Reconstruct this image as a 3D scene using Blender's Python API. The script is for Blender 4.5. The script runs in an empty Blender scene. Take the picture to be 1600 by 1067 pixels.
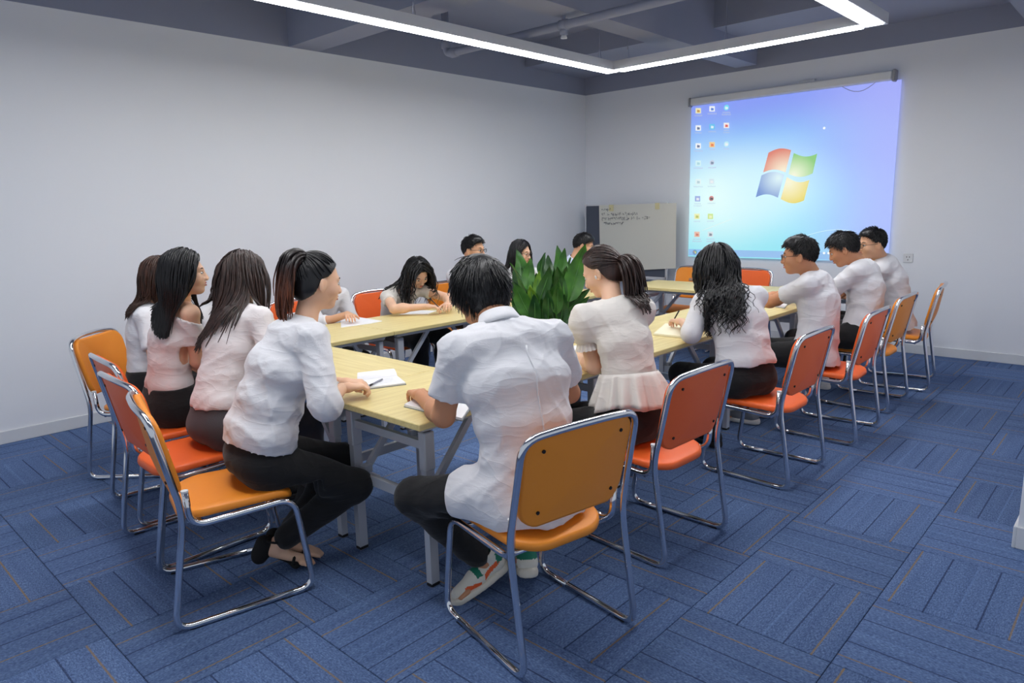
import bpy, math, random
import numpy as np
from mathutils import Vector, Matrix
scene = bpy.context.scene
col = scene.collection
PI = math.pi
# ------------------------------------------------------------------ camera, world, exposure
CAM_H, FPX = 1.512, 1090.4
def cam_axes(yaw, pitch, roll):
    cy, sy, cp, sp = math.cos(yaw), math.sin(yaw), math.cos(pitch), math.sin(pitch)
    f = np.array([-sy*cp, cy*cp, sp]); rt = np.array([cy, sy, 0.0]); up = np.cross(rt, f)
    c, s = math.cos(roll), math.sin(roll)
    return c*rt+s*up, c*up-s*rt, f
CR, CU, CD = cam_axes(math.radians(43.063), math.radians(-10.759), math.radians(-1.461))
CAM = np.array([0.0, 0.0, CAM_H])
cd = bpy.data.cameras.new('camera'); co = bpy.data.objects.new('camera', cd); col.objects.link(co)
cd.sensor_width = 36.0; cd.lens = 36.0*FPX/1600.0; cd.clip_start = 0.05; cd.clip_end = 60
M = Matrix.Identity(4)
for i in range(3):
    M[i][0], M[i][1], M[i][2], M[i][3] = CR[i], CU[i], -CD[i], CAM[i]
co.matrix_world = M
scene.camera = co
def ray(px, py): return CD + CR*((px-800.0)/FPX) - CU*((py-533.5)/FPX)
def at(px, py, z=0.0):                       # pixel -> point on the horizontal plane z
    d = ray(px, py); return CAM + d*((z-CAM_H)/d[2])
def atw(px, py, w):                          # pixel -> point at depth w along the view axis
    return CAM + ray(px, py)*w
world = bpy.data.worlds.new('world'); scene.world = world; world.use_nodes = True
bg = world.node_tree.nodes['Background']; bg.inputs[0].default_value = (0.80, 0.88, 1.0, 1); bg.inputs[1].default_value = 0.55
LAMP_E = 27.0
scene.view_settings.view_transform = 'Standard'; scene.view_settings.look = 'None'
scene.view_settings.exposure = 0.0; scene.view_settings.gamma = 1.0
scene.view_settings.use_curve_mapping = False
# ------------------------------------------------------------------ helpers
def lin(c):
    c = c/255.0
    return c/12.92 if c <= 0.04045 else ((c+0.055)/1.055)**2.4
def rgb(r, g, b): return (lin(r), lin(g), lin(b), 1.0)
MATS = {}
def mat(name, color, rough=0.6, metal=0.0, spec=0.5, emit=0.0, bump=0.0, bscale=80.0, var=0.0, vscale=6.0, stretch=None, sheen=0.0, coat=0.0, sss=0.0):
    if name in MATS: return MATS[name]
    m = bpy.data.materials.new(name); m.use_nodes = True; nt = m.node_tree; N = nt.nodes; L = nt.links
    b = N['Principled BSDF']
    b.inputs['Base Color'].default_value = color; b.inputs['Roughness'].default_value = rough
    b.inputs['Metallic'].default_value = metal; b.inputs['Specular IOR Level'].default_value = spec
    b.inputs['Sheen Weight'].default_value = sheen; b.inputs['Coat Weight'].default_value = coat
    if sss: b.inputs['Subsurface Weight'].default_value = sss; b.inputs['Subsurface Radius'].default_value = (0.02, 0.008, 0.004)
    if emit:
        b.inputs['Emission Color'].default_value = color; b.inputs['Emission Strength'].default_value = emit
    tc = N.new('ShaderNodeTexCoord'); mp = N.new('ShaderNodeMapping')
    L.new(tc.outputs['Object'], mp.inputs[0])
    if stretch: mp.inputs['Scale'].default_value = stretch
    if var:
        n = N.new('ShaderNodeTexNoise'); n.inputs['Scale'].default_value = vscale; n.inputs['Detail'].default_value = 5
        L.new(mp.outputs[0], n.inputs[0])
        r = N.new('ShaderNodeMapRange'); r.inputs[3].default_value = 1-var; r.inputs[4].default_value = 1+var
        L.new(n.outputs[0], r.inputs[0])
        x = N.new('ShaderNodeVectorMath'); x.operation = 'SCALE'; x.inputs[0].default_value = color[:3]
        L.new(r.outputs[0], x.inputs['Scale']); L.new(x.outputs[0], b.inputs['Base Color'])
    if bump:
        n = N.new('ShaderNodeTexNoise'); n.inputs['Scale'].default_value = bscale; n.inputs['Detail'].default_value = 3
        L.new(mp.outputs[0], n.inputs[0])
        k = N.new('ShaderNodeBump'); k.inputs['Strength'].default_value = bump; k.inputs['Distance'].default_value = 0.01
        L.new(n.outputs[0], k.inputs['Height']); L.new(k.outputs[0], b.inputs['Normal'])
    MATS[name] = m; return m
def mesh_np(name, V, Fq, smooth=True):
    me = bpy.data.meshes.new(name)
    V = np.asarray(V, np.float32); n = len(V)
    if isinstance(Fq, np.ndarray):
        k = Fq.shape[1]; me.vertices.add(n); me.vertices.foreach_set('co', V.ravel())
        me.loops.add(Fq.size); me.loops.foreach_set('vertex_index', Fq.ravel().astype(np.int32))
        me.polygons.add(len(Fq)); me.polygons.foreach_set('loop_start', np.arange(0, Fq.size, k, dtype=np.int32))
        me.polygons.foreach_set('loop_total', np.full(len(Fq), k, np.int32))
    else: me.from_pydata([tuple(map(float, v)) for v in V], [], [tuple(f) for f in Fq])
    me.polygons.foreach_set('use_smooth', np.full(len(me.polygons), smooth, bool))
    me.update(); me.validate(); return me
def link(name, me, m=None, parent=None, loc=None, rot=None):
    o = bpy.data.objects.new(name, me); col.objects.link(o)
    if m is not None and me is not None and not me.materials: me.materials.append(m)
    if parent is not None: o.parent = parent
    if loc is not None: o.location = loc
    if rot is not None: o.rotation_euler = rot
    return o
def empty(name, loc=(0, 0, 0), rz=0.0):
    o = bpy.data.objects.new(name, None); col.objects.link(o); o.location = loc; o.rotation_euler = (0, 0, rz)
    o.empty_display_size = 0.1; return o
def tag(o, label, cat, group=None):
    o['label'] = label; o['category'] = cat
    if group: o['group'] = group
    return o
def struct(o, label=None, cat=None):
    o['kind'] = 'structure'
    if label: o['label'] = label
    if cat: o['category'] = cat
    return o
class MB:                                    # collects simple shapes into one mesh
    def __init__(s): s.V = []; s.F = []
    def add(s, V, F):
        k = len(s.V); s.V += [tuple(v) for v in V]; s.F += [tuple(i+k for i in f) for f in F]; return s
    def box(s, c, d, bev=0.0, R=None):
        x, y, z = d[0]/2, d[1]/2, d[2]/2
        if bev <= 0:
            V = [(a*x, b*y, e*z) for a in (-1, 1) for b in (-1, 1) for e in (-1, 1)]
            F = [(0, 1, 3, 2), (4, 6, 7, 5), (0, 4, 5, 1), (2, 3, 7, 6), (0, 2, 6, 4), (1, 5, 7, 3)]
        else:
            b = min(bev, x*.9, y*.9, z*.9); V = []; F = []
            prof = [(-z, b), (-z+b, 0), (z-b, 0), (z, b)]
            for zz, ins in prof:
                X, Y = x-ins, y-ins; c2 = b if ins == 0 else b*.6
                V += [(X, -Y+c2, zz), (X, Y-c2, zz), (X-c2, Y, zz), (-X+c2, Y, zz), (-X, Y-c2, zz), (-X, -Y+c2, zz), (-X+c2, -Y, zz), (X-c2, -Y, zz)]
            for r in range(3):
                for i in range(8): j = (i+1) % 8; F.append((r*8+i, r*8+j, r*8+8+j, r*8+8+i))
            F.append(tuple(range(7, -1, -1))); F.append(tuple(range(24, 32)))
        if R is not None: V = [tuple(R @ Vector(v)) for v in V]
        return s.add([(v[0]+c[0], v[1]+c[1], v[2]+c[2]) for v in V], F)
    def bar(s, a, b, w, d):                  # square bar from a to b
        a = Vector(a); b = Vector(b); z = (b-a); L = z.length; q = z.to_track_quat('Z', 'Y').to_matrix()
        return s.box((a+b)/2, (w, d, L), 0, q)
    def tube(s, P, r, n=8, cap=True):
        V, F = sweep(P, r, n, cap); return s.add(V, F)
    def build(s, name, m, parent=None, smooth=False, **k):
        return link(name, mesh_np(name, s.V, s.F, smooth), m, parent, **k)
def fillet(P, r, n=5):
    P = [np.array(p, float) for p in P]; out = [P[0]]
    for i in range(1, len(P)-1):
        a, b, c = P[i-1], P[i], P[i+1]; u = a-b; v = c-b
        k = min(r, np.linalg.norm(u)*.48, np.linalg.norm(v)*.48); u = u/np.linalg.norm(u)*k; v = v/np.linalg.norm(v)*k
        for t in np.linspace(0, 1, n+1): out.append(b+u*(1-t)**2+v*t**2)
    out.append(P[-1]); return out
def sweep(P, r, n=8, cap=True):
    P = np.array(P, float); m = len(P)
    rr = np.full(m, r) if np.isscalar(r) else np.array(r, float)
    T = np.gradient(P, axis=0); T /= np.linalg.norm(T, axis=1)[:, None]+1e-12
    a = np.array([0, 0, 1.0]) if abs(T[0][2]) < .9 else np.array([1.0, 0, 0])
    u = np.cross(T[0], a); u /= np.linalg.norm(u); V = []
    ang = np.linspace(0, 2*PI, n, endpoint=False)
    for i in range(m):
        u = u-T[i]*(u@T[i]); u /= np.linalg.norm(u)+1e-12; w = np.cross(T[i], u)
        V.append(P[i]+rr[i]*(np.cos(ang)[:, None]*u+np.sin(ang)[:, None]*w))
    V = np.concatenate(V); F = []
    for i in range(m-1):
        for j in range(n):
            k = (j+1) % n; F.append((i*n+j, i*n+k, (i+1)*n+k, (i+1)*n+j))
    if cap: F.append(tuple(range(n-1, -1, -1))); F.append(tuple(range((m-1)*n, m*n)))
    return V.tolist(), F
# ------------------------------------------------------------------ materials of the room
M_wall = mat('wall_paint', rgb(238, 241, 246), .85, bump=.03, bscale=220, var=.012, vscale=1.5)
M_dark = mat('ceiling_paint', rgb(150, 156, 176), .8, bump=.06, bscale=60, var=.03, vscale=3)
M_trim = mat('trim_white', rgb(222, 225, 228), .45)
M_chrome = mat('chrome', (.78, .79, .82, 1), .12, 1.0)
M_steel = mat('table_steel', rgb(196, 200, 208), .35, .15)
M_black = mat('black_plastic', rgb(22, 22, 24), .5)
M_amber = mat('vinyl_amber', rgb(246, 150, 44), .42, bump=.08, bscale=260)
M_red = mat('vinyl_red_orange', rgb(246, 106, 40), .42, bump=.08, bscale=260)
M_paper = mat('paper', rgb(240, 241, 245), .7)
M_white = mat('white_plastic', rgb(226, 228, 230), .4)
def wood_mat():
    m = bpy.data.materials.new('maple_laminate'); m.use_nodes = True; N = m.node_tree.nodes; L = m.node_tree.links; b = N['Principled BSDF']
    tc = N.new('ShaderNodeTexCoord'); mp = N.new('ShaderNodeMapping'); mp.inputs['Scale'].default_value = (1.2, 22, 22); L.new(tc.outputs['Object'], mp.inputs[0])
    n = N.new('ShaderNodeTexNoise'); n.inputs['Scale'].default_value = 2.2; n.inputs['Detail'].default_value = 6; n.inputs['Distortion'].default_value = .6; L.new(mp.outputs[0], n.inputs[0])
    r = N.new('ShaderNodeValToRGB'); r.color_ramp.elements[0].position = .3; r.color_ramp.elements[0].color = rgb(220, 200, 134)
    r.color_ramp.elements[1].position = .72; r.color_ramp.elements[1].color = rgb(238, 222, 160)
    L.new(n.outputs[0], r.inputs[0]); L.new(r.outputs[0], b.inputs['Base Color']); b.inputs['Roughness'].default_value = .38
    return m
M_wood = wood_mat()
def carpet_mat():
    m = bpy.data.materials.new('carpet_tile_pile'); m.use_nodes = True; N = m.node_tree.nodes; L = m.node_tree.links; b = N['Principled BSDF']
    b.inputs['Roughness'].default_value = .95; b.inputs['Specular IOR Level'].default_value = .1
    tc = N.new('ShaderNodeTexCoord'); oi = N.new('ShaderNodeObjectInfo')
    sx = N.new('ShaderNodeSeparateXYZ'); L.new(tc.outputs['Object'], sx.inputs[0])
    def math_(op, a, bb=None, cl=False):
        n = N.new('ShaderNodeMath'); n.operation = op; n.use_clamp = cl
        for i, v in enumerate((a, bb)):
            if v is None: continue
            if isinstance(v, (int, float)): n.inputs[i].default_value = v
            else: L.new(v, n.inputs[i])
        return n.outputs[0]
    off = N.new('ShaderNodeVectorMath'); off.operation = 'ADD'; L.new(tc.outputs['Object'], off.inputs[0])
    cv = N.new('ShaderNodeCombineXYZ'); L.new(math_('MULTIPLY', oi.outputs['Random'], 37.0), cv.inputs[0]); L.new(cv.outputs[0], off.inputs[1])
    # streaks along local y
    mp = N.new('ShaderNodeMapping'); mp.inputs['Scale'].default_value = (260, 60, 1); L.new(off.outputs[0], mp.inputs[0])
    n1 = N.new('ShaderNodeTexNoise'); n1.inputs['Scale'].default_value = 1; n1.inputs['Detail'].default_value = 4; L.new(mp.outputs[0], n1.inputs[0])
    mp3 = N.new('ShaderNodeMapping'); mp3.inputs['Scale'].default_value = (150, 110, 1); L.new(off.outputs[0], mp3.inputs[0])
    n3 = N.new('ShaderNodeTexNoise'); n3.inputs['Scale'].default_value = 1; n3.inputs['Detail'].default_value = 4; L.new(mp3.outputs[0], n3.inputs[0])
    mp2 = N.new('ShaderNodeMapping'); mp2.inputs['Scale'].default_value = (26, 1.2, 1); L.new(off.outputs[0], mp2.inputs[0])
    n2 = N.new('ShaderNodeTexNoise'); n2.inputs['Scale'].default_value = 1; n2.inputs['Detail'].default_value = 3; L.new(mp2.outputs[0], n2.inputs[0])
    f = math_('ADD', math_('MULTIPLY', n1.outputs[0], .55), math_('MULTIPLY', n3.outputs[0], .45)); f = math_('ADD', f, math_('MULTIPLY', math_('SUBTRACT', n2.outputs[0], .5), .22))
    cr = N.new('ShaderNodeValToRGB'); e = cr.color_ramp.elements
    e[0].position = .30; e[0].color = rgb(64, 82, 118); e[1].position = .70; e[1].color = rgb(124, 150, 190)
    k = e.new(.5); k.color = rgb(90, 112, 153)
    L.new(f, cr.inputs[0])
    # tile tone
    tone = N.new('ShaderNodeMapRange'); tone.inputs[3].default_value = .86; tone.inputs[4].default_value = 1.08; L.new(oi.outputs['Random'], tone.inputs[0])
    vs = N.new('ShaderNodeVectorMath'); vs.operation = 'SCALE'; L.new(cr.outputs[0], vs.inputs[0]); L.new(tone.outputs[0], vs.inputs['Scale'])
    colr = vs.outputs[0]
    sh = math_('MULTIPLY', math_('SUBTRACT', math_('FRACT', math_('MULTIPLY', oi.outputs['Random'], 7.31)), .5), .10)
    lx = math_('ADD', sx.outputs[0], sh)
    wob = math_('MULTIPLY', math_('SUBTRACT', n3.outputs[0], .5), .006)
    lx = math_('ADD', lx, wob)
    for pos, c, wd, st in ((-.175, rgb(150, 122, 72), .0026, .75), (-.06, rgb(34, 44, 76), .0024, .75), (.11, rgb(34, 44, 76), .0024, .7), (.205, rgb(150, 122, 72), .0026, .7), (.035, rgb(120, 150, 200), .003, .25)):
        d = math_('ABSOLUTE', math_('SUBTRACT', lx, pos)); w = math_('SUBTRACT', 1.0, math_('DIVIDE', d, wd*1.6), True); w = math_('MULTIPLY', math_('MINIMUM', math_('MULTIPLY', w, 2.5), 1.0), st)
        w = math_('MULTIPLY', w, math_('ADD', math_('MULTIPLY', n3.outputs[0], 1.2), .35), True)
        mx = N.new('ShaderNodeMix'); mx.data_type = 'RGBA'; L.new(w, mx.inputs[0]); L.new(colr, mx.inputs[6]); mx.inputs[7].default_value = c; colr = mx.outputs[2]
    L.new(colr, b.inputs['Base Color'])
    bp = N.new('ShaderNodeBump'); bp.inputs['Strength'].default_value = .5; bp.inputs['Distance'].default_value = .004; L.new(n1.outputs[0], bp.inputs['Height']); L.new(bp.outputs[0], b.inputs['Normal'])
    return m
# ------------------------------------------------------------------ room shell
XW, YB, HP = -5.755, 7.68, 2.9385          # left wall, back wall, top of the white paint (= underside of the beams)
XR, YR = -0.335, 3.556                      # right wall: face and near end
SLAB = 3.40
fl = struct(MB().box((-2.2, 3.55, -.055), (8.6, 9.4, .1)).build('floor', mat('floor_screed', rgb(60, 70, 95), .9)), 'blue carpet tile floor of the meeting room', 'floor')
TX, TY = .510, .520; X0, Y0 = -.665, 2.228
M_carpet = carpet_mat()
def tile_mesh():
    h_, g = .255, .0012
    V = []; F = []
    for z, i in ((-.006, 0), (-.0018, 0), (0, .0025)):
        a, b_ = h_-g-i, .260-g-i; V += [(-a, -b_, z), (a, -b_, z), (a, b_, z), (-a, b_, z)]
    for r in range(2):
        for i in range(4): j = (i+1) % 4; F.append((r*4+i, r*4+j, r*4+4+j, r*4+4+i))
    F.append((8, 9, 10, 11)); return mesh_np('carpet_tile', V, F, False)
tmA = tile_mesh(); tmA.materials.append(M_carpet)
rnd = random.Random(3)
for i in range(-10, 5):
    for j in range(-5, 11):
        cx, cy = X0+(i-.5)*TX, Y0+(j+.5)*TY
        if cx < XW-.2 or cy > YB+.2 or cx > 1.5 or cy < -.45: continue
        if cx > XR+.3 and cy > YR+.2: continue
        o = link('carpet_tile', tmA, None, fl, (cx, cy, .0001+rnd.random()*.0006))
        v = (i+j) % 2 == 0
        # lines along y when v, else along x; half-turns give each tile its own phase
        o.rotation_euler = (0, 0, (0 if v else PI/2)+(PI if rnd.random() < .5 else 0))
        if not v: o.scale = (TY/TX*.999, TX/TY*.999, 1)
wl = struct(MB().box((XW-.1, 3.2, HP/2), (.2, 9.2, HP)).build('wall_left', M_wall), 'long pale blue-white painted wall', 'wall')
MB().box((XW-.1, 3.2, (HP+SLAB)/2), (.2, 9.2, SLAB-HP)).build('painted_band', M_dark, wl)
wb = struct(MB().box((-2.6, YB+.1, HP/2), (6.5, .2, HP)).build('wall_back', M_wall), 'pale painted wall behind the projector screen', 'wall')
MB().box((-2.6, YB+.1, (HP+SLAB)/2), (6.5, .2, SLAB-HP)).build('painted_band', M_dark, wb)
wr = struct(MB().box((XR+.1, (YR+YB)/2, HP/2), (.2, YB-YR, HP)).build('wall_right', M_wall), 'end of a white partition wall with white baseboard', 'wall')
MB().box((XR+.1, (YR+YB)/2, (HP+SLAB)/2), (.2, YB-YR, SLAB-HP)).build('painted_band', M_dark, wr)
for nm, c, d in (('baseboard_left', (XW+.007, 3.2, .045), (.014, 9.2, .09)), ('baseboard_back', ((XW+XR)/2, YB-.007, .045), (XR-XW, .014, .09))):
    struct(MB().box(c, d, .003).build(nm, M_trim), 'white baseboard along the '+('long' if 'left' in nm else 'projector')+' wall', 'baseboard')
m = MB().box((XR-.007, (YR+YB)/2, .05), (.014, YB-YR+.028, .10), .003).box((XR+.1, YR-.007, .05), (.2, .014, .10), .003)
struct(m.build('baseboard_right', M_trim), 'white baseboard around the partition end', 'baseboard')
cl = struct(MB().box((-2.2, 3.4, SLAB+.1), (8.6, 9.6, .2)).build('ceiling', M_dark), 'dark grey painted concrete ceiling with beams', 'ceiling')
for c, d in (((-2.2, 3.565, (HP+SLAB)/2), (8.6, .29, SLAB-HP)), ((-3.485, 3.0, (HP+SLAB)/2+.002), (.235, 9.0, SLAB-HP-.004)), ((-.9, 3.0, (HP+SLAB)/2+.002), (.3, 9.0, SLAB-HP-.004))):
    MB().box(c, d).build('beam', M_dark, cl)
MB().box((-2.6, (6.52+YB)/2, (3.15+SLAB)/2), (6.4, YB-6.52, SLAB-3.15)).build('perimeter_beam', M_dark, cl)
# sprinkler pipe with elbow and clamp
pz, py_ = 2.875, 4.45
p = empty('water_pipe', (-3.0, py_, pz)); tag(p, 'grey painted pipe running under the ceiling beams', 'pipe')
MB().tube(fillet([(-1.87, 0, .5), (-1.87, 0, 0), (3.6, 0, 0)], .07), .033, 12).build('pipe_run', M_dark, p, True)
MB().tube([(-1.87, 0, .05), (-1.87, 0, .12)], .042, 12).tube([(-1.80, 0, 0), (-1.73, 0, 0)], .042, 12).build('elbow_joint', M_dark, p, True)
MB().tube([(-.57, 0, 0), (-.50, 0, 0)], .041, 12).box((-.535, 0, -.05), (.05, .05, .05), .008).box((-.535, 0, .05), (.02, .02, .1)).build('pipe_clamp', M_dark, p, True)
MB().tube([(-.535, 0, -.07), (-.535, 0, -.095)], [.018, .026], 10).build('sprinkler_head', M_steel, p, True)
# linear pendant lamp
def lamp():
    LX0, LX1, LY0, LY1, z0, w, hh = -3.995, -1.605, .90, 5.705, 2.73, .145, .075
    r = empty('linear_pendant_lamp', ((LX0+LX1)/2, (LY0+LY1)/2, z0)); tag(r, 'rectangular ring of white linear ceiling lights on thin wires', 'pendant lamp')
    ox, oy = (LX0+LX1)/2, (LY0+LY1)/2
    Mh = mat('lamp_housing', rgb(205, 208, 216), .45); Me = mat('lamp_diffuser', (.99, .99, 1, 1), .5, emit=LAMP_E)
    a, b = (LX1-LX0)/2, (LY1-LY0)/2
    bars = [((-a+w/2, 0), (w, 2*b), 1), ((a-w/2, 0), (w, 2*b), 1), ((0, b-w/2), (2*(a-w), w), 0), ((0, -b+w/2), (2*(a-w), w), 0)]
    for (cx, cy), (dx, dy), ax in bars:
        hs = MB().box((cx, cy, hh/2), (dx, dy, hh)).build('housing', Mh, r)
        n = 4 if ax else 2; L_ = (dy if ax else dx)-(2*.05 if ax else .02); s_ = L_/n
        for k in range(n):
            t = -L_/2+(k+.5)*s_
            c = (cx, cy+t, -.002) if ax else (cx+t, cy, -.002); d = (w-.03, s_-.012, .006) if ax else (s_-.012, w-.03, .006)
            MB().box(c, d).build('diffuser', Me, hs)
    for (x, y) in ((-a+.07, b-.25), (-a+.25, b-.07), (a-.25, b-.07), (-a+.07, 0), (a-.07, 0), (0, b-.07), (-a+.07, -b+.3), (a-.07, -b+.3)):
        MB().tube([(x-.02, y, hh), (x, y, hh+.12), (x, y, SLAB-z0)], .0022, 5).tube([(x+.02, y, hh), (x, y, hh+.12)], .0022, 5).build('suspension_wire', M_chrome, r)
lamp()
# ------------------------------------------------------------------ tables
TZ, TL, TW = .725, 1.31, .665
def table_proto():
    """long axis = local x, origin on the floor at the centre"""
    r = empty('folding_table')
    MB().box((0, 0, TZ-.0135), (TL-.004, TW-.004, .027), .003).build('tabletop', M_wood, r)
    for s in (-1, 1):
        x = s*(TL/2-.10)
        for t in (-1, 1):
            y = t*(TW/2-.085); lg = MB()
            lg.box((x, y, .33), (.042, .032, .66)); lg.box((x, y, .58), (.052, .042, .16), .004)
            l = lg.build('leg', M_steel, r); MB().box((x, y, .008), (.046, .036, .018), .004).build('foot_cap', M_black, l)
        MB().box((x, 0, .36), (.026, TW-.2, .042)).box((x, 0, .60), (.024, TW-.2, .034)).build('end_crossbar', M_steel, r)
        for t in (-1, 1):
            y = t*(TW/2-.115)
            b = MB().bar((x-s*.02, y, .37), (x-s*.30, y, .685), .020, .028).build('brace', M_steel, r)
            MB().box((x-s*.03, y, .385), (.05, .036, .04), .006).build('brace_hinge', M_steel, b)
    for t in (-1, 1):
        MB().box((0, t*(TW/2-.07), TZ-.04), (TL-.12, .028, .028)).build('side_rail', M_steel, r)
    return r
def copy_tree(o, parent=None):
    c = o.copy(); col.objects.link(c); c.parent = parent
    for ch in list(o.children): copy_tree(ch, c)
    return c
tb = table_proto()
XRc = -1.972-TW/2; XLc = -3.72-TW/2
spots = [(XRc, 1.59+TL/2, PI/2, 'pale wood folding table whose near end faces the camera, beside the man in front'),
         (XRc, 1.59+TL*1.5, PI/2, 'pale wood folding table in front of the woman with the low ponytail'),
         (XRc, 1.59+TL*2.5, PI/2, 'pale wood folding table between the wavy-haired woman and the man with glasses'),
         (XRc, 1.59+TL*3.5, PI/2, 'pale wood folding table at the right corner nearest the projector screen'),
         (XLc, 2.83-TL/2, PI/2, 'pale wood folding table with the open white booklet, on the long wall side'),
         (XLc, 2.83+TL*.5, PI/2, 'pale wood folding table the long-haired woman is writing on'),
         (XLc, 2.83+TL*1.5, PI/2, 'pale wood folding table behind the tall plant'),
         (XRc-TW/2-TL*.5, 5.87+TW/2, 0, 'pale wood folding table in front of the two empty chairs below the screen')]
for i, (x, y, a, lb) in enumerate(spots):
    t = tb if i == 0 else copy_tree(tb)
    t.location = (x, y, 0); t.rotation_euler = (0, 0, a); tag(t, lb, 'table', 'folding tables set in a ring')
    if 'open white booklet' in lb: t.location.y = (1.97+2.83)/2; t.scale = ((2.83-1.97)/TL, 1, 1)
XN = XRc-TW/2; WN = XN-(XLc+TW/2)       # table closing the near side, between the two columns
t = copy_tree(tb); t.location = ((XN+XLc+TW/2)/2, 1.615+TW/2, 0); t.rotation_euler = (0, 0, 0); t.scale = ((WN-.004)/TL, 1, 1)
tag(t, 'pale wood folding table under the arms of the woman in the nearest left chair', 'table', 'folding tables set in a ring')
# ------------------------------------------------------------------ chairs
def pad(w, d, th, rc, n=6, puff=.008, curve=None, rings=((0, .012), (.004, .003), (.5, 0), (.996, .003), (1, .012))):
    """rounded-rectangle cushion, w along y, d along x, thickness along z"""
    def outline(ins):
        P = []
        for cx, cy, a0 in ((d/2-rc, w/2-rc, 0), (-d/2+rc, w/2-rc, 90), (-d/2+rc, -w/2+rc, 180), (d/2-rc, -w/2+rc, 270)):
            for k in range(n+1):
                a = math.radians(a0+90*k/n); P.append((cx+(rc-ins)*math.cos(a), cy+(rc-ins)*math.sin(a)))
        return P
    V = []; F = []; m = 4*(n+1)
    for t, ins in rings:
        for (x, y) in outline(ins): V.append([x, y, th*t])
    nr = len(rings)
    for r in range(nr-1):
        for i in range(m): j = (i+1) % m; F.append((r*m+i, r*m+j, r*m+m+j, r*m+m+i))
    # concentric fill for top and bottom
    for z, top in ((th, True), (0, False)):
        base = len(V); prev = [((nr-1)*m+i) if top else i for i in range(m)]
        for q, f in enumerate((.8, .5, .2)):
            cur = []
            for (x, y) in outline(.012): V.append([x*f, y*f, z+(puff if top else -puff*.3)*(1-f*f)]); cur.append(len(V)-1)
            for i in range(m):
                j = (i+1) % m; F.append((prev[i], prev[j], cur[j], cur[i]) if top else (prev[j], prev[i], cur[i], cur[j]))
            prev = cur
        F.append(tuple(prev) if top else tuple(reversed(prev)))
    return V, F
CW = .262
def seat_outline(ins, n=7):
    P = []
    for cx, cy, rc, a0 in ((.155, .145, .065, 0), (-.075, .085, .13, 90), (-.075, -.085, .13, 180), (.155, -.145, .065, 270)):
        for k in range(n+1):
            a = math.radians(a0+90*k/n); P.append((cx+(rc-ins)*math.cos(a), cy+(rc-ins)*math.sin(a)))
    return P
def chair_proto(m_vinyl, name):
    """faces +x, origin on the floor under the middle"""
    r = empty(name); tr = .0128
    P = fillet([(.20, .245, .0135), (-.262, CW, .0135), (-.192, CW, .455), (-.268, CW-.006, .822), (-.294, .10, .840), (-.294, -.10, .840), (-.268, -CW+.006, .822), (-.192, -CW, .455), (-.262, -CW, .0135), (.20, -.245, .0135)], .065, 6)
    MB().tube(P, tr, 10).build('back_frame', M_chrome, r, True)
    for s in (-1, 1):
        P = fillet([(.10, s*.2485, .0135), (.262, s*.243, .0135), (.212, s*.236, .405), (-.168, s*.236, .388), (-.176, s*.238, .53)], .065, 6)
        f = MB().tube(P, tr, 10).build('side_frame', M_chrome, r, True)
        MB().tube([(-.176, s*.238, .527), (-.1762, s*.238, .534)], tr+.001, 10).build('end_cap', M_white, f)
        for x in (-.19, .15): MB().box((x, s*(.258 if x < 0 else .247), .006), (.05, .02, .012), .003).build('floor_glide', M_black, f)
    MB().tube([(-.13, -.236, .384), (-.13, .236, .384)], .009, 8).tube([(.12, -.236, .396), (.12, .236, .396)], .009, 8).build('crossbar', M_chrome, r, True)
    V = []; F = []; m = 32
    for z, ins in ((.398, .012), (.402, .002), (.414, 0), (.426, .003), (.431, .012)): V += [[x, y, z] for x, y in seat_outline(ins)]
    for q in range(4):
        for i in range(m): j = (i+1) % m; F.append((q*m+i, q*m+j, q*m+m+j, q*m+m+i))
    for z, top in ((.431, True), (.398, False)):
        prev = [(4*m+i) if top else i for i in range(m)]
        for f_ in (.82, .55, .25):
            cur = []
            for x, y in seat_outline(.012): V.append([x*f_+.005, y*f_, z+(.007*(1-f_*f_) if top else 0)]); cur.append(len(V)-1)
            for i in range(m):
                j = (i+1) % m; F.append((prev[i], prev[j], cur[j], cur[i]) if top else (prev[j], prev[i], cur[i], cur[j]))
            prev = cur
        F.append(tuple(prev) if top else tuple(reversed(prev)))
    V = [(x+.005, y, z-.022*max(0, (x-.12)/.1)**2+.010*(abs(y)/.21)**2-.012*max(0, (-x-.05)/.15)) for x, y, z in V]
    link('seat', mesh_np('seat', V, F), m_vinyl, r)
    V, F = pad(.492, .325, .028, .075, puff=.005)     # local: x -> up, y -> across, z -> forward
    ux, uz = -.076, .367; L_ = math.hypot(ux, uz); ux /= L_; uz /= L_
    def place(x, y, z):
        bow = -.028*(1-(y/.246)**2)+z; c = .5+x/.325
        return (-.233+ux*x+uz*bow, y*(1-.05*(1-c)), .663+uz*x-ux*bow+.012*(1-(y/.246)**2)*(1 if x > 0 else -.5))
    bk = link('backrest', mesh_np('backrest', [place(*v) for v in V], F), m_vinyl, r)
    n_ = np.array([-uz, 0, ux])
    for y in (-.175, .175):
        for x in (-.105, .11):
            c = np.array(place(x, y, -.002)); MB().tube([c-n_*.004, c+n_*.003], .0065, 8).build('bolt', M_black, bk)
    return r
pA = chair_proto(M_amber, 'conference_chair'); pR = chair_proto(M_red, 'conference_chair')
used = {}
def chair(kind, x, y, deg, label):
    pr = pA if kind == 'A' else pR
    o = copy_tree(pr) if kind in used else pr; used[kind] = 1
    o.location = (x, y, 0); o.scale = (1, .955, 1); o.rotation_euler = (0, 0, math.radians(deg)); tag(o, label, 'chair', 'chrome and orange vinyl chairs around the tables')
    return o
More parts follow.
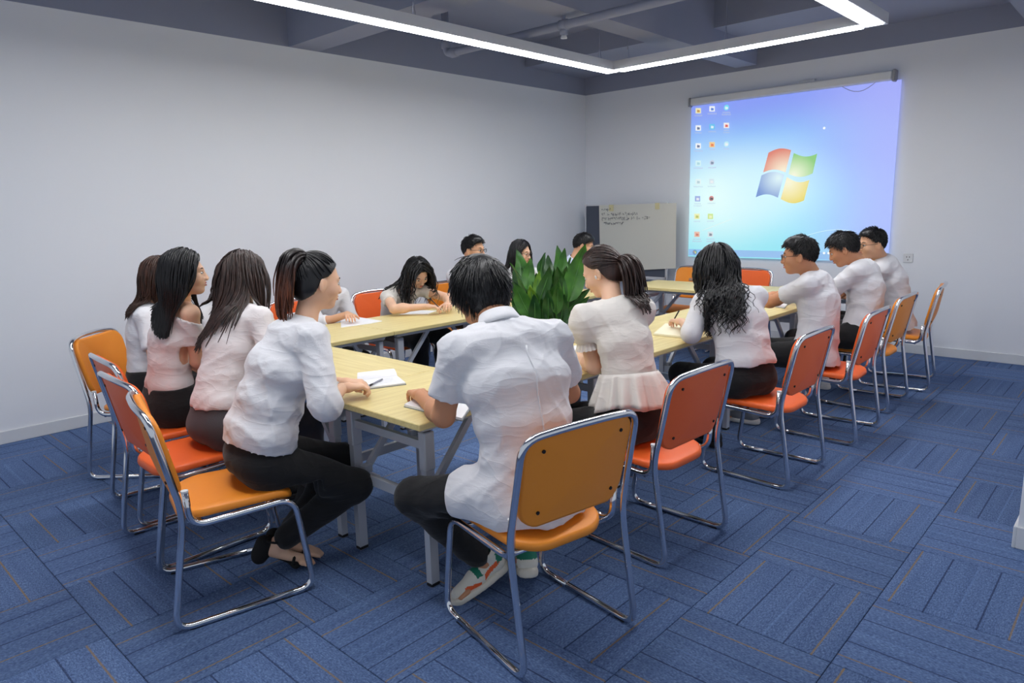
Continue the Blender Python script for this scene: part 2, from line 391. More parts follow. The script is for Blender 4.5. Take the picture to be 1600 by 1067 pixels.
CH = dict(
 R1=('A', -1.57, 1.775, 169, 'amber vinyl chair nearest the camera, under the man in the white shirt'),
 R2=('R', -1.635, 2.66, 177, 'red-orange vinyl chair under the woman with the low ponytail'),
 R3=('R', -1.575, 3.785, 179, 'red-orange vinyl chair under the woman with wavy black hair'),
 R4=('R', -1.535, 4.72, 181, 'red-orange vinyl chair under the man with glasses looking left'),
 R5=('A', -1.58, 5.59, 180, 'amber vinyl chair under the middle of the three men on the right'),
 R6=('A', -1.53, 6.35, 188, 'amber vinyl chair farthest right, seen edge on by the projector wall'),
 L1=('A', -2.70, 1.156, 76, 'amber vinyl chair under the woman with the high red-brown ponytail'),
 L2=('R', -3.27, 1.25, 88, 'red-orange vinyl chair under the woman in charcoal trousers'),
 L3=('R', -3.79, 1.36, 86, 'red-orange vinyl chair under the woman with the bare-shouldered top'),
 L4=('A', -4.49, 1.50, 43, 'amber vinyl chair at the far left under the brown-haired woman'),
 K1=('A', -3.72, 6.70, 270, 'empty amber vinyl chair behind the back table, nearer the whiteboard'),
 K2=('R', -3.12, 6.70, 270, 'empty red-orange vinyl chair behind the back table, below the screen'),
 W7=('R', -4.74, 3.62, 0, 'red-orange vinyl chair under the woman bent over her writing'),
 W8=('A', -4.76, 4.44, 0, 'amber vinyl chair under the man in glasses on the long wall side'),
 W6=('R', -4.80, 2.88, 0, 'red-orange vinyl chair under the woman with a hand on the booklet'),
 W3=('A', -4.80, 2.30, 0, 'amber vinyl chair hidden behind the women on the near left side'),
 W9=('R', -4.74, 5.14, 0, 'red-orange vinyl chair under the woman behind the plant'),
 W10=('A', -4.60, 5.80, 10, 'amber vinyl chair under the man in the pale blue shirt'))
for k, v in CH.items(): chair(*v)
# ------------------------------------------------------------------ implicit-surface modelling (for bodies, clothes, heads, hands)
f32 = np.float32
class Vol:
    def __init__(s, lo, hi, vs):
        s.lo = np.array(lo, float); s.vs = vs; s.n = np.maximum(np.ceil((np.array(hi)-s.lo)/vs).astype(int)+1, 2)
        s.D = np.full(s.n, 1.0, f32)
    def sub(s, lo, hi):
        a = np.clip(np.floor((np.array(lo)-s.lo)/s.vs).astype(int), 0, s.n); b = np.clip(np.ceil((np.array(hi)-s.lo)/s.vs).astype(int)+1, 0, s.n)
        if np.any(b-a < 1): return None, None
        g = [(s.lo[i]+s.vs*np.arange(a[i], b[i])).astype(f32) for i in range(3)]
        X, Y, Z = np.meshgrid(*g, indexing='ij'); return tuple(slice(a[i], b[i]) for i in range(3)), np.stack((X, Y, Z), -1)
    def mix(s, sl, d, k):
        a = s.D[sl]
        h = np.clip(.5+.5*(d-a)/k, 0, 1); s.D[sl] = d*(1-h)+a*h-k*h*(1-h)
    def cone(s, a, b, r1, r2, k=.02):
        a = np.array(a, f32); b = np.array(b, f32); R = max(r1, r2)+k+.02
        sl, P = s.sub(np.minimum(a, b)-R, np.maximum(a, b)+R)
        if sl is None: return s
        ba = b-a; t = np.clip(((P-a)@ba)/(ba@ba+1e-9), 0, 1)
        d = np.linalg.norm(P-a-t[..., None]*ba, axis=-1)-(r1+(r2-r1)*t); s.mix(sl, d, k); return s
    def ell(s, c, A, r, k=.02, cut=False):                     # A: rows = axes, r: radii
        c = np.array(c, f32); A = np.array(A, f32); r = np.array(r, f32); R = float(max(r))+k+.02
        sl, P = s.sub(c-R, c+R)
        if sl is None: return s
        q = ((P-c)@A.T)/r; k0 = np.linalg.norm(q, axis=-1); k1 = np.linalg.norm(q/r, axis=-1)+1e-6
        d = k0*(k0-1)/k1
        if cut:
            a = s.D[sl]; h = np.clip(.5-.5*(d+a)/k, 0, 1); s.D[sl] = a*(1-h)+(-d)*h+k*h*(1-h)
        else: s.mix(sl, d, k)
        return s
    def keep(s, fn):                                           # intersect with a half space / region: keep where fn <= 0
        sl, P = s.sub(s.lo, s.lo+s.n*s.vs); s.D[sl] = np.maximum(s.D[sl], fn(P).astype(f32)); return s
    def mesh(s):
        D = s.D.copy(); D[[0, -1]] = 1; D[:, [0, -1]] = 1; D[:, :, [0, -1]] = 1
        S = D < 0; n = np.array(D.shape)-1
        C = [(i, j, k) for i in (0, 1) for j in (0, 1) for k in (0, 1)]
        cnt = np.zeros(n, np.int8)
        for i, j, k in C: cnt += S[i:i+n[0], j:j+n[1], k:k+n[2]]
        idx = np.argwhere((cnt > 0) & (cnt < 8))
        if len(idx) == 0: return np.zeros((0, 3)), np.zeros((0, 4), int)
        val = np.stack([D[idx[:, 0]+i, idx[:, 1]+j, idx[:, 2]+k] for i, j, k in C], 1)
        pos = np.zeros((len(idx), 3)); w = np.zeros(len(idx)); Cn = np.array(C, float)
        for a in range(8):
            for b in range(a+1, 8):
                if np.abs(Cn[a]-Cn[b]).sum() != 1: continue
                va, vb = val[:, a], val[:, b]; m = (va < 0) != (vb < 0)
                t = np.where(m, va/np.where(m, va-vb, 1), 0)
                pos += np.where(m[:, None], Cn[a]+t[:, None]*(Cn[b]-Cn[a]), 0); w += m
        V = s.lo+(idx+pos/w[:, None])*s.vs
        im = np.full(n, -1, np.int64); im[tuple(idx.T)] = np.arange(len(idx)); Fs = []
        for ax in range(3):
            o = [1, 1, 1]; o[ax] = 0
            sl0 = tuple(slice(o[i], D.shape[i]-1) for i in range(3)); sl1 = tuple(slice(o[i]+(i == ax), D.shape[i]-1+(i == ax)) for i in range(3))
            A_, B_ = S[sl0], S[sl1]; e = np.argwhere(A_ != B_); inside = A_[tuple(e.T)]; e = e+np.array(o)
            u, v = [(1, 2), (2, 0), (0, 1)][ax]
            def g(du, dv):
                q = e.copy(); q[:, u] += du; q[:, v] += dv; return im[tuple(q.T)]
            Q = np.stack([g(-1, -1), g(0, -1), g(0, 0), g(-1, 0)], 1)
            Q[~inside] = Q[~inside][:, ::-1]; Fs.append(Q)
        Fq = np.concatenate(Fs); Fq = Fq[(Fq >= 0).all(1)]
        return V, Fq
def joinm(parts):
    V = []; Fq = []; k = 0
    for v, f in parts:
        if len(v): V.append(v); Fq.append(np.asarray(f)+k); k += len(v)
    return np.concatenate(V), np.concatenate(Fq)
def vnormals(V, Fq):
    n = np.zeros_like(V); c = np.cross(V[Fq[:, 2]]-V[Fq[:, 0]], V[Fq[:, 3]]-V[Fq[:, 1]])
    for i in range(4): np.add.at(n, Fq[:, i], c)
    return n/(np.linalg.norm(n, axis=1)[:, None]+1e-9)
def folds(V, Fq, rs, amp, scale=1.0, dirs=None, n=7):
    """cloth creases: ridged waves pushed along the normals"""
    N = vnormals(V, Fq); d = np.zeros(len(V))
    for i in range(n):
        k = rs.normal(size=3) if dirs is None else dirs[i % len(dirs)]+rs.normal(size=3)*.35
        k = k/np.linalg.norm(k)*rs.uniform(22, 60)*scale; w = rs.normal(size=3)*9*scale; ph = rs.uniform(0, 6.28)
        warp = 1.6*np.sin(V@w+ph*1.7)+.8*np.sin(V@(w[::-1]*1.9)+ph); mask = np.clip(.5+.9*np.sin(V@(rs.normal(size=3)*7)+ph*2.3), 0, 1)
        d += ((1-np.abs(np.sin(V@k*.5+ph+warp)))**2-.33)*mask
    return V+N*(amp*d)[:, None]
def nrm(v): v = np.asarray(v, float); return v/(np.linalg.norm(v)+1e-12)
def dirdeg(a, z=0.0): return np.array([math.cos(math.radians(a)), math.sin(math.radians(a)), z])
Z3 = np.array([0, 0, 1.0])
def ik(a, c, l1, l2, pole):
    a = np.array(a, float); c = np.array(c, float); v = c-a; L_ = np.linalg.norm(v); v /= L_
    if L_ > (l1+l2)*.995: c = a+v*(l1+l2)*.995; L_ = (l1+l2)*.995
    x = (l1*l1-l2*l2+L_*L_)/(2*L_); h_ = math.sqrt(max(l1*l1-x*x, 0)); p = np.array(pole, float); p = nrm(p-v*(p@v))
    return a+v*x+p*h_, c
def ray_sphere(px, py, c, r, prefer):
    d = nrm(ray(px, py)); o = CAM-np.array(c); b = o@d; q = b*b-(o@o-r*r)
    if q <= 0: p = CAM+d*(-b); return np.array(c)+nrm(p-c)*r
    s_ = math.sqrt(q); A_, B_ = CAM+d*(-b-s_), CAM+d*(-b+s_)
    return A_ if np.linalg.norm(A_-prefer) < np.linalg.norm(B_-prefer) else B_
# ------------------------------------------------------------------ people materials
M_skin = mat('skin', rgb(222, 172, 138), .55, spec=.35, sss=.12, var=.05, vscale=14)
M_skin2 = mat('skin_pale', rgb(232, 188, 158), .55, spec=.35, sss=.12, var=.04, vscale=14)
M_skin3 = mat('skin_tan', rgb(204, 146, 110), .55, spec=.35, sss=.12, var=.05, vscale=14)
def hair_mat(name, c1, c2, z0=0, z1=1):
    m = bpy.data.materials.new(name); m.use_nodes = True; N = m.node_tree.nodes; L = m.node_tree.links; b = N['Principled BSDF']
    tc = N.new('ShaderNodeTexCoord'); mp = N.new('ShaderNodeMapping'); mp.inputs['Scale'].default_value = (60, 60, 6); L.new(tc.outputs['Object'], mp.inputs[0])
    n = N.new('ShaderNodeTexNoise'); n.inputs['Scale'].default_value = 1.0; n.inputs['Detail'].default_value = 3; L.new(mp.outputs[0], n.inputs[0])
    r = N.new('ShaderNodeValToRGB'); r.color_ramp.elements[0].position = .3; r.color_ramp.elements[0].color = c1; r.color_ramp.elements[1].position = .75; r.color_ramp.elements[1].color = c2
    L.new(n.outputs[0], r.inputs[0]); L.new(r.outputs[0], b.inputs['Base Color'])
    b.inputs['Roughness'].default_value = .38; b.inputs['Specular IOR Level'].default_value = .5
    bp = N.new('ShaderNodeBump'); bp.inputs['Strength'].default_value = .25; bp.inputs['Distance'].default_value = .004; L.new(n.outputs[0], bp.inputs['Height']); L.new(bp.outputs[0], b.inputs['Normal'])
    return m
H_black = hair_mat('hair_black', rgb(12, 12, 14), rgb(30, 29, 32))
H_dark = hair_mat('hair_dark_brown', rgb(32, 22, 20), rgb(74, 54, 48))
H_brown = hair_mat('hair_brown', rgb(38, 24, 18), rgb(82, 54, 42))
H_red = hair_mat('hair_red_brown', rgb(60, 30, 18), rgb(136, 74, 44))
def ombre(m, dark, z0, z1):
    N = m.node_tree.nodes; L = m.node_tree.links; b = N['Principled BSDF']; src = b.inputs['Base Color'].links[0].from_socket; tc = N.new('ShaderNodeTexCoord'); sx = N.new('ShaderNodeSeparateXYZ'); L.new(tc.outputs['Object'], sx.inputs[0])
    r = N.new('ShaderNodeMapRange'); r.inputs[1].default_value = z0; r.inputs[2].default_value = z1; L.new(sx.outputs[2], r.inputs[0]); x = N.new('ShaderNodeMix'); x.data_type = 'RGBA'; L.new(r.outputs[0], x.inputs[0]); L.new(src, x.inputs[6]); x.inputs[7].default_value = dark; L.new(x.outputs[2], b.inputs['Base Color'])
ombre(H_red, rgb(28, 20, 20), 1.20, 1.32)
def cloth(name, c, rough=.85, crease=.28, cs=7.0):
    m = mat(name, c, rough, sheen=.12); N = m.node_tree.nodes; L = m.node_tree.links; b = N['Principled BSDF']
    tc = N.new('ShaderNodeTexCoord'); prev = None
    for sc_, st, dist, rot in ((cs, crease, .020, (.5, .3, .2)), (cs*2.3, crease*.7, .010, (.2, 1.0, .6)), (420, .10, .003, (0, 0, 0))):
        mp = N.new('ShaderNodeMapping'); mp.inputs['Rotation'].default_value = rot; mp.inputs['Scale'].default_value = (.45, .45, 1.25) if sc_ < 100 else (1, 1, 1); L.new(tc.outputs['Object'], mp.inputs[0])
        n = N.new('ShaderNodeTexNoise'); n.inputs['Scale'].default_value = sc_; n.inputs['Detail'].default_value = 2; n.inputs['Distortion'].default_value = .9 if sc_ < 100 else 0; L.new(mp.outputs[0], n.inputs[0])
        h_ = n.outputs[0]
        if sc_ < 100:
            a1 = N.new('ShaderNodeMath'); a1.operation = 'SUBTRACT'; L.new(h_, a1.inputs[0]); a1.inputs[1].default_value = .5
            a2 = N.new('ShaderNodeMath'); a2.operation = 'ABSOLUTE'; L.new(a1.outputs[0], a2.inputs[0]); a3 = N.new('ShaderNodeMath'); a3.operation = 'POWER'; L.new(a2.outputs[0], a3.inputs[0]); a3.inputs[1].default_value = .6; h_ = a3.outputs[0]
        k = N.new('ShaderNodeBump'); k.inputs['Strength'].default_value = st; k.inputs['Distance'].default_value = dist; k.invert = sc_ < 100; L.new(h_, k.inputs['Height'])
        if prev is not None: L.new(prev, k.inputs['Normal'])
        prev = k.outputs[0]
    L.new(prev, b.inputs['Normal']); return m
C_white = cloth('cotton_white', rgb(226, 226, 230)); C_warm = cloth('cotton_ivory', rgb(226, 221, 214)); C_pink = cloth('jersey_offwhite', rgb(230, 224, 224), crease=.35, cs=7)
C_blue = cloth('shirt_pale_blue', rgb(206, 214, 236)); C_black = cloth('cloth_black', rgb(20, 20, 22), .9, .3)
C_char = mat('cloth_charcoal', rgb(66, 62, 66), .8, sheen=.1, bump=.15, bscale=300)
M_eye = mat('eye_white', rgb(225, 222, 218), .25); M_iris = mat('iris_dark', rgb(28, 18, 14), .2)
M_lip = mat('lips', rgb(190, 110, 98), .5); M_brow = mat('eyebrow', rgb(34, 28, 26), .8)
M_frame = mat('glasses_frame', rgb(30, 30, 34), .3, .3); M_silver = mat('silver_metal', (.8, .8, .82, 1), .2, 1.0)
def sphere_mesh(c, A, r, nu=10, nv=7):
    V = []; F = []
    for j in range(nv+1):
        t = PI*j/nv
        for i in range(nu):
            p = 2*PI*i/nu; q = np.array([math.sin(t)*math.cos(p), math.sin(t)*math.sin(p), math.cos(t)])*r; V.append(np.array(c)+q@np.array(A))
    for j in range(nv):
        for i in range(nu): k = (i+1) % nu; F.append((j*nu+i, (j+1)*nu+i, (j+1)*nu+k, j*nu+k))
    return np.array(V), F
def tubes_many(P, r, n=4, flat=1.0, ref=None):
    """P (m, s, 3) strands, r (m, s) radii -> one vertex array and quads"""
    m, s_, _ = P.shape; T = np.gradient(P, axis=1); T /= np.linalg.norm(T, axis=2)[..., None]+1e-9
    a = ref if ref is not None else np.array([.31, .57, .76])
    u = np.cross(T, np.broadcast_to(a, T.shape)); u /= np.linalg.norm(u, axis=2)[..., None]+1e-9; w = np.cross(T, u)
    ang = np.linspace(0, 2*PI, n, endpoint=False)+.4
    V = P[:, :, None, :]+r[:, :, None, None]*(np.cos(ang)[None, None, :, None]*u[:, :, None, :]*flat+np.sin(ang)[None, None, :, None]*w[:, :, None, :]/flat)
    idx = np.arange(m*s_*n).reshape(m, s_, n); nx = np.roll(idx, -1, 2)
    Fq = np.stack([idx[:, :-1], nx[:, :-1], nx[:, 1:], idx[:, 1:]], -1).reshape(-1, 4)
    return V.reshape(-1, 3), Fq
def hand_mesh(W, fwd, up, side, curl=.5, spread=.12, scale=1.0, thumb_in=.4, vs=.0042):
    """W wrist, fwd knuckle direction, up = back of the hand, side = +1 if the thumb lies toward +right (fwd x up)"""
    fwd = nrm(fwd); up = nrm(np.array(up)-fwd*(np.array(up)@fwd)); rt = np.cross(fwd, up)*side; s = scale
    v = Vol(np.array(W)-.15*s-.02, np.array(W)+.15*s+.02+0*fwd, vs)
    lo = np.minimum(W-.06*s, W+fwd*.2*s-.07*s); hi = np.maximum(W+.06*s, W+fwd*.2*s+.07*s); v = Vol(lo-.02, hi+.02, vs)
    v.cone(W-fwd*.03*s, W+fwd*.015*s, .024*s, .025*s, .01)
    for o in (-.026, -.009, .009, .026): v.cone(W+fwd*.02*s+rt*o*.7*s, W+fwd*.080*s+rt*o*s*1.08, .0145*s, .0105*s, .012)
    for i, (o, L_) in enumerate(((.030, .066), (.010, .074), (-.010, .069), (-.029, .054))):
        p = W+fwd*(.083-.004*abs(i-1))*s+rt*o*s; a = .15+curl*.35; d = nrm(fwd+rt*o*spread*12)
        for q, fr in enumerate((.45, .32, .25)):
            dd = nrm(d*math.cos(a)-up*math.sin(a)); e = p+dd*L_*fr*s; rr = (.0088, .0080, .0072, .0062)
            v.cone(p, e, rr[q]*s, rr[q+1]*s, .0035); p = e; a += curl*.85
    p = W+fwd*.028*s+rt*.024*s; d = nrm(fwd*.62+rt*.72-up*.25)
    for q, (L_, r1, r2) in enumerate(((.040, .014, .0105), (.032, .0105, .0088), (.024, .0088, .007))):
        e = p+d*L_*s; v.cone(p, e, r1*s, r2*s, .006); p = e; d = nrm(d+(fwd*.55-rt*thumb_in-up*.15*curl)*.6)
    return v.mesh()
class Head:
    def __init__(s, c, yaw, pitch, roll=0.0, sc=1.0):
        f = dirdeg(yaw)*math.cos(math.radians(pitch))+Z3*math.sin(math.radians(pitch)); r = nrm(np.cross(f, Z3)); u = np.cross(r, f)
        a = math.radians(roll); r, u = r*math.cos(a)-u*math.sin(a), u*math.cos(a)+r*math.sin(a)
        s.c = np.array(c, float); s.A = np.stack((f, r, u)); s.s = sc; s.er = np.array([.096, .077, .100])*sc; s.ec = s.p(-.010, 0, .020)
    def p(s, f, r, u): return s.c+(np.array([f, r, u])*s.s)@s.A
    def loc(s, P): return ((P-s.c)@s.A.T)/s.s
    def mesh(s, N, male, vs=.0058):
        k = s.s; v = Vol(s.c-.155*k, s.c+.155*k, vs)
        v.lo = np.minimum(v.lo, np.array(N)-.03); v = Vol(v.lo, np.maximum(s.c+.155*k, np.array(N)+.06), vs); A = s.A
        nr = .058 if male else .047
        v.ell(s.ec, A, s.er, .01)
        v.ell(s.p(.022, 0, -.040), A, np.array([.070, .060 if male else .056, .074])*k, .03)
        v.ell(s.p(.062, 0, -.096), A, np.array([.026, .028, .020])*k, .025)
        v.cone(s.p(-.022, 0, -.045), np.array(N)+np.array([0, 0, -.01]), nr*.96*k, nr*1.08, .03)
        v.ell(s.p(.075, 0, .020), A, np.array([.018, .050, .013])*k, .02)
        for q in (-1, 1):
            v.ell(s.p(.058, q*.038, -.030), A, np.array([.028, .025, .028])*k, .02)
            v.ell(s.p(.098, q*.031, .000), A, np.array([.014, .019, .012])*k, .012, cut=True)
            v.ell(s.p(-.006, q*.082, -.012), np.stack((nrm(A[0]-.55*q*A[1]), nrm(A[1]+.55*q*A[0]), A[2])), np.array([.021, .008, .033])*k, .008)
            v.ell(s.p(.000, q*.091, -.010), A, np.array([.010, .006, .018])*k, .004, cut=True)
            v.ell(s.p(.100, q*.012, -.036), A, np.array([.010, .008, .008])*k, .008)
        v.cone(s.p(.088, 0, .008), s.p(.106, 0, -.032), .0085*k, .0115*k, .012)
        v.ell(s.p(.086, 0, -.062), A, np.array([.013, .024, .012])*k, .014)
        v.ell(s.p(.100, 0, -.063), A, np.array([.012, .022, .0018])*k, .003, cut=True)
        return v.mesh()
    def features(s, root, off, male):
        """eyes, brows, lips as children"""
        A = s.A; k = s.s
        for q in (-1, 1):
            V, F = sphere_mesh(s.p(.079, q*.031, .000), A, np.array([.0115, .0150, .0068])*k); e = link('eye', mesh_np('eye', V-off, F), M_eye, root)
            V, F = sphere_mesh(s.p(.0865, q*.031, .000), A, np.array([.0052, .0062, .0062])*k, 8, 5); link('iris', mesh_np('iris', V-off, F), M_iris, e)
            P = [s.p(.091-.006*t*t*2, q*(.015+.034*t), .020+.006*math.sin(t*2.4)) for t in np.linspace(0, 1, 6)]
            link('eyebrow', mesh_np('eyebrow', *[(np.array(v)-off if i == 0 else v) for i, v in enumerate(sweep(P, [.002, .0034, .0036, .0032, .0026, .0014], 6))]), M_brow, root)
        for u, h_ in ((-.0585, .0042), (-.0675, .0052)):
            P = [s.p(.0985-.010*(t*t), .022*t, u+(.003*(1-abs(t)) if u > -.06 else -.002*(1-abs(t)))) for t in np.linspace(-1, 1, 7)]
            V, F = sweep(P, np.array([.0012, .003, .0045, .0048, .0045, .003, .0012])*k, 6); link('lip', mesh_np('lip', np.array(V)-off, F), M_lip, root)
    def glasses(s, root, off, m=None):
        V = []; F = []; mb = MB()
        for q in (-1, 1):
            P = [s.p(.108-.004*math.cos(a)**2, q*(.032+.0235*math.cos(a)), -.002+.0175*math.sin(a)) for a in np.linspace(0, 2*PI, 19)]
            mb.tube(P, .0016, 6); mb.tube([s.p(.103, q*.055, .004), s.p(.070, q*.078, .004), s.p(.0, q*.083, .002), s.p(-.02, q*.081, -.008)], .0017, 6)
        mb.tube([s.p(.106, -.009, .001), s.p(.110, 0, .003), s.p(.106, .009, .001)], .0015, 6)
        g = link('glasses', mesh_np('glasses', np.array(mb.V)-off, mb.F, True), m or M_frame, root); g['label'] = 'thin-framed glasses'
        gl = bpy.data.materials.get('lens') or bpy.data.materials.new('lens')
        gl.use_nodes = True; b = gl.node_tree.nodes['Principled BSDF']; b.inputs['Transmission Weight'].default_value = 1; b.inputs['Roughness'].default_value = 0; b.inputs['IOR'].default_value = 1.05
        for q in (-1, 1):
            P = [s.p(.107-.004*math.cos(a)**2, q*(.032+.0225*math.cos(a)), -.002+.0165*math.sin(a)) for a in np.linspace(0, 2*PI, 14)[:-1]]
            W = np.array(P+[p_-s.A[0]*.001 for p_ in P])-off; n = len(P)
            Fl = [tuple(range(n)), tuple(range(2*n-1, n-1, -1))]+[(i, n+i, n+(i+1) % n, (i+1) % n) for i in range(n)]
            link('lens', mesh_np('lens', W, Fl, False), gl, g)
    # hair -------------------------------------------------------------
    def line(s, f, style):
        X = [-.13, -.07, -.035, -.012, .012, .030, .052, .068, .12]
        Y = {'long': [-.10, -.10, -.09, -.045, -.005, .030, .062, .080, .090], 'up': [-.098, -.088, -.050, .016, .024, .040, .066, .082, .092],
             'short': [-.062, -.055, -.030, .012, -.004, .030, .052, .068, .080], 'fade': [-.050, -.040, -.010, .020, .010, .034, .056, .068, .078], 'bowl': [-.122, -.116, -.082, -.022, -.014, .010, .030, .050, .055]}[style]
        return np.interp(f, X, Y)
    def cap(s, off, style, top=0.0, vs=.0062):
        k = s.s; v = Vol(s.c-.17*k, s.c+.17*k, vs)
        v.ell(s.ec, s.A, s.er+off*k, .01)
        if style in ('long', 'up', 'bowl'): v.ell(s.p(-.030, 0, -.030), s.A, np.array([.072+off*.8, .070+off*.8, .098 if style == 'bowl' else .075])*k, .03)
        if top: v.ell(s.p(.020, 0, .085), s.A, np.array([.070, .060, .030+top])*k, .03)
        def reg(P):
            q = s.loc(P); return ((s.line(q[..., 0], style)-q[..., 2])*.85*k)
        v.keep(reg); return v.mesh()
    def roots(s, n, style, rs, grow=.006, zmin=None):
        i = np.arange(n)+.5; ph = np.arccos(1-2*i/n); th = PI*(1+5**.5)*i
        d = np.stack((np.cos(th)*np.sin(ph), np.sin(th)*np.sin(ph), np.cos(ph)), 1)+rs.normal(size=(n, 3))*.03; d /= np.linalg.norm(d, axis=1)[:, None]
        L_ = d*(s.er/s.s+grow)+np.array([-.010, 0, .020]); ok = L_[:, 2] > s.line(L_[:, 0], style)+.004
        return d[ok], L_[ok]
def collide(P, cols):
    """push strands out of the clothes sideways/backward so that they slide down instead of piling on the shoulders"""
    bk = np.zeros(3)
    for kind, c in cols:
        if kind == 'back': bk = c
    for kind, c in cols:
        if kind == 'back': continue
        for it in range(14):
            if kind == 'e':
                cc, A, r = c; q = ((P-cc)@A.T)/r; m = np.linalg.norm(q, axis=-1) < 1
                if not m.any(): break
                g = (q[m]/r)@A; beh = ((P[m]-cc)@bk) > -.03
            else:
                a, b, r = c; ba = b-a; t = np.clip(((P-a)@ba)/(ba@ba), 0, 1); v = P-a-t[:, None]*ba; m = np.linalg.norm(v, axis=1) < r
                if not m.any(): break
                g = v[m]; beh = (g@bk) > -.03
            g = g/(np.linalg.norm(g, axis=1)[:, None]+1e-9); g[:, 2] *= .25
            g = g+np.where(beh[:, None], bk*.4, 0); P[m] += g/(np.linalg.norm(g, axis=1)[:, None]+1e-9)*.011
    return P
def fall(hd, style, n, length, rs, cols, steps=16, part=0.0, r0=.0075, wave=0.0, wfreq=30.0, spread=.9, back=.5, layer=.022, grav=1.0, ends=.15, open_=.030, gather=0.0, smooth=9):
    """long loose hair: locks leave the parting, follow the skull, then hang and slide over the shoulders"""
    d, L0 = hd.roots(n, style, rs); m = len(L0)
    P = hd.c+(L0*hd.s)@hd.A; sgn = np.where(L0[:, 1] > part, 1.0, -1.0)
    nor = (d/(hd.er/hd.s)); nor /= np.linalg.norm(nor, axis=1)[:, None]
    dv = nor*.45+np.stack((-back*np.ones(m), sgn*spread, np.zeros(m)), 1)*np.clip((L0[:, 2:3]-.02)/.08, 0, 1)+np.array([0, 0, -.35])
    D_ = (dv/np.linalg.norm(dv, axis=1)[:, None])@hd.A
    lay = rs.uniform(.3, 1, m)*layer
    zend = length*(1+rs.uniform(-ends, .04, m)); tot = zend+np.clip(P[:, 2]-hd.c[2], -.08, .12)*.9; ds = tot/(steps-1)
    out = [P.copy()]; jit = rs.normal(size=(m, 3))*.05; ph = rs.uniform(0, 6.28, m)
    headE = ('e', (hd.ec, hd.A, None))
    for i in range(1, steps):
        g = np.array([0, 0, -1.0])*grav; D_ = D_*.62+g*.38+jit*.12; D_ /= np.linalg.norm(D_, axis=1)[:, None]
        Pn = P+D_*ds[:, None]
        q = ((Pn-hd.ec)@hd.A.T)/(hd.er+lay[:, None]); nn = np.linalg.norm(q, axis=1); mk = nn < 1
        if mk.any(): Pn[mk] = hd.ec+((q[mk]/nn[mk][:, None])*(hd.er+lay[mk][:, None]))@hd.A
        # the face stays free
        lq = hd.loc(Pn); fr = (lq[:, 0] > open_) & (np.abs(lq[:, 1]) < .082) & (lq[:, 2] < .06) & (lq[:, 2] > -.30)
        if fr.any(): lq[fr, 1] = np.sign(lq[fr, 1]+1e-4)*.084; lq[fr, 0] = lq[fr, 0]*.6+open_*.4; Pn[fr] = hd.c+(lq[fr]*hd.s)@hd.A
        if gather and i > 4:
            lq = hd.loc(Pn); mk = lq[:, 2] < -.02; lq[mk, 1] *= 1-gather*.10; lq[mk, 0] = lq[mk, 0]*(1-gather*.12)+gather*.12*(-.085); Pn[mk] = hd.c+(lq[mk]*hd.s)@hd.A
        Pn = collide(Pn, cols); D_ = Pn-P; D_ /= np.linalg.norm(D_, axis=1)[:, None]+1e-9; P = Pn; out.append(P.copy())
    Q = np.stack(out, 1)
    for it in range(smooth): Q[:, 1:-1] = Q[:, 1:-1]*.4+(Q[:, :-2]+Q[:, 2:])*.3; Q[:, -1] = Q[:, -1]*.7+(2*Q[:, -2]-Q[:, -3])*.3
    q = ((Q-hd.ec)@hd.A.T)/(hd.er+.012+lay[:, None, None]*.5); nn = np.linalg.norm(q, axis=2); mk = nn < 1; Q[mk] = (hd.ec+((q/(nn[..., None]+1e-9))*(hd.er+.012+lay[:, None, None]*.5))@hd.A)[mk]
    if wave:
        t = np.linspace(0, 1, steps)[None, :]; a = wave*np.clip(t*1.6-.25, 0, 1)
        Q[..., 0] += a*np.sin(t*wfreq+ph[:, None]); Q[..., 1] += a*np.cos(t*wfreq*.9+ph[:, None]*1.3)
    t = np.linspace(0, 1, steps)[None, :]
    R_ = r0*rs.uniform(.7, 1.2, (m, 1))*(1-.72*t**2.2)*np.clip(.45+t*5, 0, 1)
    return tubes_many(Q, R_, 3, 1.35)
def pulled(hd, style, n, tie, rs, steps=9, off=.010, r0=.006):
    """hair drawn over the skull to a tie point (head coordinates)"""
    d, L0 = hd.roots(n, style, rs); dt = (np.array(tie)-np.array([-.010, 0, .020]))/(hd.er/hd.s); dt /= np.linalg.norm(dt)
    t = np.linspace(0, 1, steps)[None, :, None]; dd = d[:, None]*(1-t)+dt*t+rs.normal(size=(len(d), 1, 3))*.05*t*(1-t); dd /= np.linalg.norm(dd, axis=2)[..., None]
    o = off*(rs.uniform(.3, 1.2, (len(d), 1, 1))); L_ = dd*(hd.er/hd.s+o)+np.array([-.010, 0, .020]); P = hd.c+(L_*hd.s)@hd.A
    R_ = r0*np.ones((len(d), 1))*(1-.35*np.linspace(0, 1, steps)[None, :])*np.clip(.5+np.linspace(0, 1, steps)[None, :]*4, 0, 1)
    return tubes_many(P, R_, 4, 1.3)
